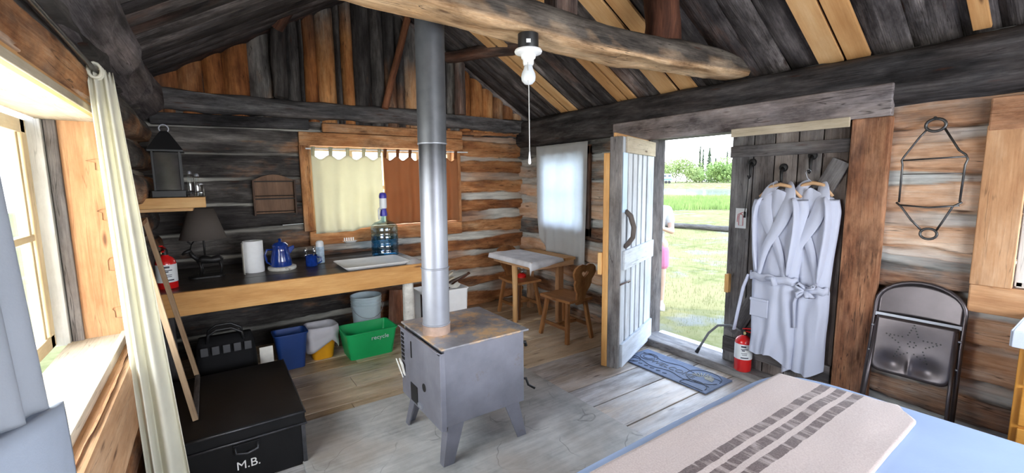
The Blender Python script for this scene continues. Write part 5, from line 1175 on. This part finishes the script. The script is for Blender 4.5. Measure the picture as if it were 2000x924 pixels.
def bedf(u, v):
    # superellipse dome with rounded shoulders, falling to the frame
    a = u*2*PI; c, s = math.cos(a), math.sin(a); e = .22
    ex = math.copysign(abs(c)**e, c); ey = math.copysign(abs(s)**e, s)
    cx_, cy_, hx_, hy_ = (BX0+BX1)/2, (BY0+BY1)/2, (BX1-BX0)/2, (BY1-BY0)/2
    if v < .6: k = v/.6; rr_ = k*.93; z = BZ - .012*k*k; 
    elif v < .8: k = (v-.6)/.2; rr_ = .93+.07*math.sin(k*PI/2); z = BZ-.012-.08*(1-math.cos(k*PI/2))
    else: k = (v-.8)/.2; rr_ = 1.0-.0*k; z = BZ-.092-.40*k
    x = cx_+ex*(hx_*rr_ if v >= .6 else hx_*rr_); y = cy_+ey*hy_*rr_
    d_ = .008*noise.noise(V((x*2.5, y*2.5, 1)))
    return (x+(d_ if v > .7 else 0), y+(d_ if v > .7 else 0), z+d_)
b = MB(); b.grid(bedf, 160, 50, closeu=True); b.build('bed_cover', M['sheet'], bd_, smooth='all')
def topz(x, y):
    ex = min((BX1-x), (x-BX0)); ey = (BY1-y); z = BZ-.004
    for d_ in (ex, ey):
        if d_ < .10: z -= .10*(1-max(0, d_)/.10)**2*.75
    return z + .008*noise.noise(V((x*2.5, y*2.5, 1)))
def blf(u, v):
    x = .68+(1.62)*u; y = 1.00-.015*0-.56*v + .0*u
    x2 = x; xr = 2.195+.085*v
    x2 = .68+(xr-.68)*u
    y = .945-(.50)*v - .02*math.sin(u*3)*v
    # rounded far corner
    if u > .93 and v > .85: k = ((u-.93)/.07)*((v-.85)/.15); x2 -= .05*k; y += .05*k
    return (x2, y, topz(x2, y)+.010+.003*noise.noise(V((u*9, v*6, 3))))
b = MB(); b.grid(blf, 110, 44); bl_ = b.build('blanket', M['blanket'], smooth='all', solid=.012, at=(1.5, .70, .6), label='beige wool blanket with three brown stripes spread across the bed', cat='blanket')

# ------------------------------------------------------------------ night stand at the right edge
M['orangewood'] = wood('orange_varnish', blotch=.12, crack=0, hi=[(.22, (.60, .24, .03)), (.8, (.84, .44, .10))], lo=[(.22, (.50, .18, .02)), (.8, (.72, .34, .07))], patch=.2, rough=.35, bump=.08, rndamt=.1)
ns = thing('chest_of_drawers', 'orange varnished pine chest at the right edge of the photo beside the bed', 'chest of drawers', (3.17, 0, 0))
b = MB(); b.box((3.17, .0, .415), (.40, .57, .83), tone=.6, axis=2); b.build('cabinet', M['orangewood'], ns, bevel=.004)
b = MB(); b.box((3.17, .0, .838), (.43, .60, .018), tone=.6); b.build('top', M['orangewood'], ns, bevel=.003)
for k in range(4): b = MB(); b.box((2.962, .0, .13+k*.19), (.018, .52, .175), tone=.55); d_ = b.build('drawer', M['orangewood'], ns, bevel=.004); b = MB(); b.lathe((2.95, 0, .13+k*.19), [(.018, -.03), (.02, -.018), (.008, 0)], n=14, axis='x'); b.build('knob', M['orangewood'], d_, smooth=50)
b = MB(); b.box((3.165, .0, .8535), (.445, .615, .012)); b.box((2.938, 0, .82), (.008, .615, .075)); b.box((3.165, .311, .82), (.445, .008, .075)); b.build('runner_cloth', cloth('pale_runner', (.66, .72, .82), tl=0), at=(3.16, 0, .85), bevel=.004, label='pale blue cloth covering the top of the orange chest', cat='cloth')

# ------------------------------------------------------------------ welcome mat
M['mat'] = plain('blue_grey_rubber_mat', (.12, .155, .235), .7, var=.25, scale=20, bump=.4)
M['matline'] = plain('dark_mat_relief', (.025, .03, .045), .6)
M['matpale'] = plain('pale_mat_relief', (.42, .42, .36), .7)
mc = V((3.0, 2.12, .0)); mu = V((.10, -.99, 0)).normalized(); mv_ = V((.99, .10, 0)).normalized(); mu = V((0.0, -1, 0)); mv_ = V((1, 0, 0))
ML, MW = .37, .175
mt_ = thing('welcome_mat', 'blue-grey rubber mat lettered WELCOME in front of the open doorway', 'mat', (3.03, 2.11, .002))
MC = V((3.03, 2.11, 0))
def MP(a, c, z): return MC+V((c, -a, z))
b = MB(); b.box((MC.x, MC.y, .007), (.36, .80, .010)); b.build('mat_body', M['mat'], mt_, bevel=.003)
text_mesh('mat_lettering', 'WELCOME', .085, M['matline'], mt_, (MC.x-.035, MC.y, .0135), (0, -1, 0), (1, 0, 0), .002)
b = MB()
for cc, rr2 in (((-.27, .04), .07), ((-.27, .04), .045), ((.24, .05), .12), ((.27, -.14), .09), ((-.33, -.1), .06)):
    pts = [MP(cc[0]+rr2*math.cos(k*PI/12)*1.1, cc[1]+rr2*math.sin(k*PI/12), .0135) for k in range(24) ]
    pts = [p for p in pts if abs(p.x-MC.x) < .172 and abs(p.y-MC.y) < .39]
    if len(pts) > 3: b.tube(pts, .0028, n=6)
for off in (-.085, .075): b.tube([MP(-.36+.72*k/30, off+.018*math.sin(k*.5), .0135) for k in range(31)], .0025, n=6)
for k in range(6): b.tube([MP(-.30+.06*k, -.14, .0135), MP(-.27+.06*k, -.125, .0135)], .003, n=6)
b.build('scroll_relief', M['matline'], mt_)
b = MB()
for k in range(11): a = PI*k/10; b.tube([MP(.24+.02*math.cos(a), .03+.02*math.sin(a), .0135), MP(.24+.085*math.cos(a), .03+.085*math.sin(a), .0135)], [.002, .005], n=6)
b.build('sunburst_relief', M['matpale'], mt_)

# ------------------------------------------------------------------ outdoors
FL = 860.87
def out(px, depth):
    v = fwd*depth + rr*((px-1000)/FL*depth); return v.x, v.y
m, nt, bs, out_ = newmat('dry_meadow'); tcn = N(nt, 'TexCoord').outputs['Object']
g1 = noi(nt, tcn, .35, 6, .65); g2 = noi(nt, tcn, 3.5, 6, .7); g3 = noi(nt, tcn, .9, 4, .6)
c = ramp(nt, g2, [(.32, (.085, .10, .035)), (.5, (.165, .16, .07)), (.68, (.22, .21, .11))])
c = mixc(nt, ramp(nt, g1, [(.42, (0, 0, 0)), (.6, (1, 1, 1))]), c, (.21, .185, .09)); c = mixc(nt, ramp(nt, g3, [(.55, (0, 0, 0)), (.66, (.8, .8, .8))]), c, (.19, .185, .165))
nt.links.new(c, bs.inputs['Base Color']); bs.inputs['Roughness'].default_value = 1; bs.inputs['Specular IOR Level'].default_value = 0
M['meadow'] = m
GZ = -.26
gd = MB()
def gfn(u, v):
    x = 3.62+43*u**2.2; y = -30+90*v; return (x, y, GZ+.12*math.exp(-(x-3.6)*1.2)+.03*noise.noise(V((x*.6, y*.6, 0)))*min(1, (x-3.6)))
gd.grid(gfn, 60, 90); gd.build('floor_outside', M['meadow'], smooth='all', kind='structure')
gd = MB(); gd.grid(lambda u, v: (-30+33.2*u, YB+.3+40*v, GZ), 8, 8); gd.grid(lambda u, v: (-30+29*u, -20+24.9*v, GZ), 8, 8); gd.build('floor_outside_rear', M['meadow'], kind='structure')
wtr = MB(); wtr.grid(lambda u, v: (44+60*u, -60+260*v, GZ-.12), 6, 6)
wm, nt, bs, out_ = newmat('lake_water'); bs.inputs['Base Color'].default_value = (.10, .13, .14, 1); bs.inputs['Roughness'].default_value = .12
nn = noi(nt, N(nt, 'TexCoord').outputs['Object'], 1, 3, .5, (.8, 2.5, 1)); bm = N(nt, 'Bump'); bm.inputs['Strength'].default_value = .15; nt.links.new(nn, bm.inputs['Height']); nt.links.new(bm.outputs[0], bs.inputs['Normal'])
o = wtr.build('lake', wm, at=(70, 60, GZ-.12), label='pale still lake beyond the reeds seen through the doorway', cat='lake')
fb = MB(); fb.grid(lambda u, v: (82+110*u, -60+260*v, GZ-.2+1.05*min(1, u*14)), 30, 30); fb.build('far_bank', M['meadow'], smooth='all', at=(90, 60, GZ), label='grassy far shore across the lake under the trees', cat='bank')
# log rail across the meadow
ra, rb = out(1255, 15.2), out(1620, 15.6)
def onground(px, py, z=GZ+.12):
    v = fwd*FL+rr*(px-1000)-uu*(py-462); t_ = (z-1.55)/v.z; return v*t_
p0_, p1_ = onground(1230, 433), onground(1700, 466)
b = MB(); b.log((p0_.x, p0_.y, GZ+.10), (p1_.x, p1_.y, GZ+.10), .095, seg=20, n=12, tone=.3); b.build('log_rail', wood('silvered_log', hi=[(.2, (.08, .07, .06)), (.8, (.17, .15, .13))], lo=[(.2, (.05, .046, .04)), (.8, (.14, .13, .12))]), at=(p0_.x, p0_.y, GZ), smooth=60, label='long silvered log lying across the meadow outside the doorway', cat='log')
def leafmat(name, col, tl=.3):
    m, nt, b, o_ = newmat(name); n_ = noi(nt, N(nt, 'TexCoord').outputs['Object'], .8, 4, .7); c_ = ramp(nt, n_, [(.3, tuple(x*.6 for x in col)), (.7, tuple(x*1.35 for x in col))])
    nt.links.new(c_, b.inputs['Base Color']); b.inputs['Roughness'].default_value = .8; b.inputs['Specular IOR Level'].default_value = .1
    tb_ = N(nt, 'BsdfTranslucent'); nt.links.new(c_, tb_.inputs[0]); mx = N(nt, 'MixShader'); mx.inputs[0].default_value = tl
    nt.links.new(b.outputs[0], mx.inputs[1]); nt.links.new(tb_.outputs[0], mx.inputs[2]); nt.links.new(mx.outputs[0], o_.inputs[0]); return m
M['reed'] = leafmat('reed_green', (.24, .33, .10)); M['leaf1'] = leafmat('birch_leaf', (.27, .33, .12)); M['leaf2'] = leafmat('bush_leaf', (.22, .31, .10)); M['needle'] = leafmat('spruce_needle', (.13, .18, .10), .15); M['bark'] = plain('tree_bark', (.20, .17, .14), .9)
def blades(mb, n, area, h, w):
    for _ in range(n):
        x, y = area(); hh = h*random.uniform(.5, 1.15); a = random.uniform(0, PI); dx, dy = w*math.cos(a), w*math.sin(a); lx, ly = random.uniform(-.25, .25)*hh, random.uniform(-.25, .25)*hh
        mb.add([(x-dx, y-dy, GZ-.05), (x+dx, y+dy, GZ-.05), (x+lx, y+ly, GZ+hh)], [(0, 1, 2)])
random.seed(5)
b = MB(); blades(b, 7000, lambda: out(random.uniform(1265, 1470), 26+16*random.random()), .46, .035); b.build('reeds', M['reed'], at=(*out(1360, 40), GZ), kind='stuff', label='band of bright green reeds along the lake edge', cat='reeds')
b = MB(); blades(b, 6000, lambda: out(random.uniform(1255, 1470), 4.2+14*random.random()**1.6), .07, .006); b.build('meadow_grass', leafmat('short_grass', (.20, .21, .08)), at=(*out(1360, 6), GZ), kind='stuff', label='short dry grass growing outside the doorway', cat='grass')
def crown(mb, c, R3, n, s, seedv):
    rnd_ = random.Random(seedv); nb = 9; blobs = [(V((rnd_.uniform(-.55, .55)*R3[0], rnd_.uniform(-.55, .55)*R3[1], rnd_.uniform(-.6, .6)*R3[2])), rnd_.uniform(.4, .62)) for _ in range(nb)]
    for _ in range(n):
        bl, br_ = rnd_.choice(blobs); d_ = V((rnd_.gauss(0, 1), rnd_.gauss(0, 1), rnd_.gauss(0, 1))).normalized(); rad = br_*rnd_.uniform(.75, 1.05)
        p = V(c)+bl+V((d_.x*R3[0]*rad, d_.y*R3[1]*rad, d_.z*R3[2]*rad)); a = (d_+V((rnd_.gauss(0, .6), rnd_.gauss(0, .6), rnd_.gauss(0, .6)))).normalized()
        t1 = a.orthogonal().normalized()*s*rnd_.uniform(.6, 1.2); t2 = a.cross(t1)
        mb.add([p-t1, p+t2*.6, p+t1, p-t2*.6], [(0, 1, 2, 3)], rnd=.5)
def tree(name, px, depth, hgt, wid, mat, label, kind='round', seedv=1, base=None, n=900):
    x, y = out(px, depth); z0 = (GZ+.85 if depth > 100 else GZ) if base is None else base
    t = thing(name, label, 'tree', (x, y, z0), 'trees on the far shore' if depth > 60 else None)
    b = MB(); b.log((x, y, z0-.2), (x, y, z0+hgt*.8), max(.08, hgt*.018), seg=5, n=8); b.build('trunk', M['bark'], t, smooth='all')
    b = MB()
    if kind == 'round': crown(b, (x, y, z0+hgt*.50), (wid/2*1.25, wid/2*1.25, hgt*.50), n*2, .26, seedv)
    else:
        rnd_ = random.Random(seedv)
        for _ in range(n):
            k = rnd_.random()**.7; z = z0+hgt*(1-k*.93); a = rnd_.uniform(0, 2*PI); r = wid/2*k*rnd_.uniform(.3, 1.05)*(.75+.25*math.sin(k*40)); p = V((x+r*math.cos(a), y+r*math.sin(a), z-.25*r)); L = .24
            o1 = V((math.cos(a), math.sin(a), -.35))*L*1.3; o2 = V((-math.sin(a), math.cos(a), rnd_.uniform(-.3, .3)))*L*.7
            b.add([p-o1, p+o2, p+o1, p-o2], [(0, 1, 2, 3)], rnd=.5)
    b.build('foliage', mat, t)
tree('birch_tree', 1293, 128, 6.9, 8, M['leaf1'], 'pale green broadleaf tree on the far shore beside the open door', seedv=2)
tree('birch_tree', 1316, 132, 7.4, 8, M['leaf1'], 'second pale green broadleaf tree from the open door', seedv=3)
tree('birch_tree', 1337, 127, 7.2, 8, M['leaf1'], 'pale green broadleaf tree left of the tall spruces', seedv=4)
tree('spruce_tree', 1361, 131, 10.6, 2.6, M['needle'], 'tallest thin spruce, leftmost of the spruce tops', 'cone', 5)
tree('spruce_tree', 1367, 135, 9.9, 2.4, M['needle'], 'thin spruce right beside the tallest one', 'cone', 6)
tree('spruce_tree', 1379, 126, 9.6, 5.0, M['needle'], 'broad dark spruce in the middle of the far shore', 'cone', 7, n=1400)
tree('spruce_tree', 1391, 138, 7.4, 4.4, M['needle'], 'shorter spruce right of the broad dark one', 'cone', 8)
tree('spruce_tree', 1413, 140, 9.6, 2.0, M['needle'], 'single thin spruce top rising over the green bushes', 'cone', 9)
tree('leafy_bush', 1394, 112, 4.6, 7, M['leaf2'], 'low bright green bush in front of the spruces', seedv=10)
tree('leafy_bush', 1416, 108, 6.2, 8.5, M['leaf2'], 'tall bright green bush at the right of the doorway view', seedv=11, n=1300)
tree('leafy_bush', 1440, 112, 6.8, 8, M['leaf2'], 'bright green bush cut by the right edge of the doorway', seedv=12)
tree('leafy_bush', 1356, 122, 4.2, 6, M['leaf1'], 'low pale bush at the foot of the tallest spruce', seedv=13)
# trailer on the far shore
vx, vy = out(1297, 112); vz = GZ+.85
tv = thing('camper_trailer', 'small white and pale blue camper on the far shore beside the open door', 'trailer', (vx, vy, vz))
dl = V((rr.x, rr.y, 0)).normalized(); fw2 = V((fwd.x, fwd.y, 0)).normalized(); RT = Matrix((dl, fw2, V((0, 0, 1)))).transposed()
M['camper'] = plain('white_camper', (.62, .68, .70), .5); M['camperblue'] = plain('blue_stripe', (.14, .28, .34), .5)
b = MB(); b.box((vx, vy, vz+1.45), (2.3, 2.0, 1.9), R=RT); b.build('trailer_body', M['camper'], tv, bevel=.25)
b = MB(); b.box(V((vx, vy, vz+1.0))-fw2*1.12, (2.2, .04, .35), R=RT); b.build('stripe', M['camperblue'], tv)
for k in (-.6, .5): b = MB(); b.box(V((vx, vy, vz+1.85))-fw2*1.12+dl*k, (.6, .05, .4), R=RT); b.build('window_opening', plain('tinted_glass', (.05, .07, .09), .2), tv)
for k in (-.3, .5):
    b = MB(); q = V((vx, vy, vz+.33))-fw2*.9+dl*k; b.cyl(q, q-fw2*.25, .33, n=16); b.build('wheel', M['black'], tv, smooth=50)
# leafy tree behind the cabin: its shade falls on the back window
tx, ty = .95, 6.6
t = thing('shade_tree', 'leafy tree behind the cabin whose shade dapples the cream curtain', 'tree', (tx, ty, GZ))
b = MB(); b.log((tx, ty, GZ), (tx-.1, ty, 3.6), .07, seg=8, n=10); b.build('trunk', M['bark'], t, smooth='all')
b = MB(); crown(b, (tx, ty, 3.3), (1.1, .8, 1.2), 2200, .045, 21); b.build('foliage', M['leaf1'], t)

# ------------------------------------------------------------------ person outside, half hidden by the open door
cx0, cy0 = out(1279, 6.1); PG = GZ+.02
pf = -V((cx0, cy0, 0)).normalized(); pl = V((-pf.y, pf.x, 0)); 
if pl.dot(V((rr.x, rr.y, 0))) < 0: pl = -pl
def PP(a, f_, z): return V((cx0, cy0, PG)) + pl*a + pf*f_ + V((0, 0, z))
M['skin'] = plain('skin', (.58, .38, .28), .6, var=.06); M['shirt'] = cloth('white_tshirt', (.62, .63, .64), tl=0); M['shorts'] = cloth('pink_shorts', (.62, .22, .34), tl=0); M['hair'] = plain('brown_hair', (.07, .04, .025), .7)
class Sk:
    def __init__(s): s.v = []; s.e = []
    def p(s, a, f_, z, r, par=None):
        s.v.append((PP(a, f_, z), r)); i = len(s.v)-1
        if par is not None: s.e.append((par, i))
        return i
def skin_tubes(sk, name, mat, parent, seg=12, voxel=None, **tg):
    """one continuous surface: capsule chains fused by a voxel remesh"""
    b = MB()
    for i, j in sk.e:
        (p0, r0_), (p1, r1_) = sk.v[i], sk.v[j]; pts = []; rs = []
        L = (p1-p0).length; d_ = (p1-p0)/max(L, 1e-6)
        for k in range(5): a_ = PI/2*k/4; pts.append(p0-d_*r0_*math.cos(a_)*.98); rs.append(max(1e-4, r0_*math.sin(a_)))
        pts.append(p1); rs.append(r1_)
        for k in range(1, 5): a_ = PI/2*k/4; pts.append(p1+d_*r1_*math.sin(a_)*.98); rs.append(max(1e-4, r1_*math.cos(a_)))
        b.tube(pts, rs, n=seg)
    o = b.build(name, mat, parent, at=None if parent else (cx0, cy0, PG), **tg)
    rm = o.modifiers.new('remesh', 'REMESH'); rm.mode = 'VOXEL'; rm.voxel_size = voxel or .008; rm.use_smooth_shade = True
    sm = o.modifiers.new('smooth', 'SMOOTH'); sm.iterations = 3; sm.factor = .5
    return o
S = Sk()
pel = S.p(0, 0, .93, .125); bel = S.p(0, .01, 1.06, .112, pel); che = S.p(0, .0, 1.26, .122, bel); nk0 = S.p(0, -.01, 1.40, .065, che); nk = S.p(0, .0, 1.47, .052, nk0)
hd = S.p(0, .02, 1.56, .078, nk); hd2 = S.p(0, .015, 1.625, .086, hd); S.p(0, .075, 1.52, .040, hd); S.p(0, .108, 1.565, .012, hd)
for sg_ in (-1, 1):
    S.p(sg_*.078, .0, 1.565, .016, hd)
    hip = S.p(sg_*.085, 0, .90, .095, pel); kn = S.p(sg_*.10, .02, .48, .058, hip); ca = S.p(sg_*.10, -.01, .33, .056, kn); an = S.p(sg_*.105, -.01, .09, .036, ca); to = S.p(sg_*.12, .13, .035, .032, an)
    sh = S.p(sg_*.155, 0, 1.375, .058, nk0); S.e.append((che, sh)); up = S.p(sg_*.195, .0, 1.25, .047, sh); el = S.p(sg_*.215, .03, 1.09, .038, up); wr = S.p(sg_*.085, .22, 1.15, .026, el)
    pal = S.p(sg_*.045, .255, 1.175, .026, wr)
    for k in range(4):
        f0 = S.p(sg_*(.030), .262+.004*k, 1.205-.019*k, .0095, pal); f1 = S.p(sg_*(.005-.002*k), .275, 1.207-.019*k, .0085, f0); S.p(sg_*(-.018+.003*k), .262, 1.203-.019*k, .0075, f1)
    th = S.p(sg_*.040, .235, 1.195, .011, pal); S.p(sg_*.020, .228, 1.222, .0085, th)
body = skin_tubes(S, 'person', M['skin'], None, label='person in white shirt and pink shorts holding a phone, half hidden by the open door', cat='person')
Sh = Sk(); a0 = Sh.p(0, .0, .93, .130); a1 = Sh.p(0, .01, 1.08, .126, a0); a2 = Sh.p(0, 0, 1.27, .134, a1); a3 = Sh.p(0, -.008, 1.375, .085, a2)
for sg_ in (-1, 1): q = Sh.p(sg_*.150, 0, 1.372, .068, a3); Sh.e.append((a2, q)); Sh.p(sg_*.195, .0, 1.24, .060, q)
skin_tubes(Sh, 'shirt', M['shirt'], body)
St = Sk(); a0 = St.p(0, 0, .97, .128); a1 = St.p(0, 0, .90, .136, a0)
for sg_ in (-1, 1): q = St.p(sg_*.085, 0, .82, .108, a1); q2 = St.p(sg_*.10, .01, .64, .098, q)
skin_tubes(St, 'shorts', M['shorts'], body)
Hr = Sk(); a0 = Hr.p(0, -.015, 1.66, .085); a1 = Hr.p(0, -.045, 1.60, .080, a0); Hr.p(0, -.05, 1.50, .055, a1)
skin_tubes(Hr, 'hair', M['hair'], body)
for sg_ in (-1, 1): b = MB(); c_ = PP(sg_*.030, .098, 1.585); b.tube([c_-pl*.009, c_+pl*.009], .006, n=8); b.build('eye', M['ink'], body, smooth='all')
b = MB(); c_ = PP(0, .103, 1.527); b.tube([c_-pl*.022, c_, c_+pl*.022], .004, n=6); b.build('mouth', plain('lip', (.30, .10, .09), .6), body, smooth='all')
b = MB(); RPm = Matrix((pl, pf, V((0, 0, 1)))).transposed(); b.box(PP(.0, .252, 1.185), (.075, .009, .145), R=RPm @ Matrix.Rotation(.4, 3, 'X')); b.build('phone', M['black'], at=PP(0, .252, 1.185), bevel=.003, label='dark phone held in both hands by the person outside', cat='phone')
for sg_ in (-1, 1): b = MB(); b.box(PP(sg_*.115, .055, .028), (.085, .25, .055), R=RPm); b.build('shoe', M['enamel'], body, bevel=.02)
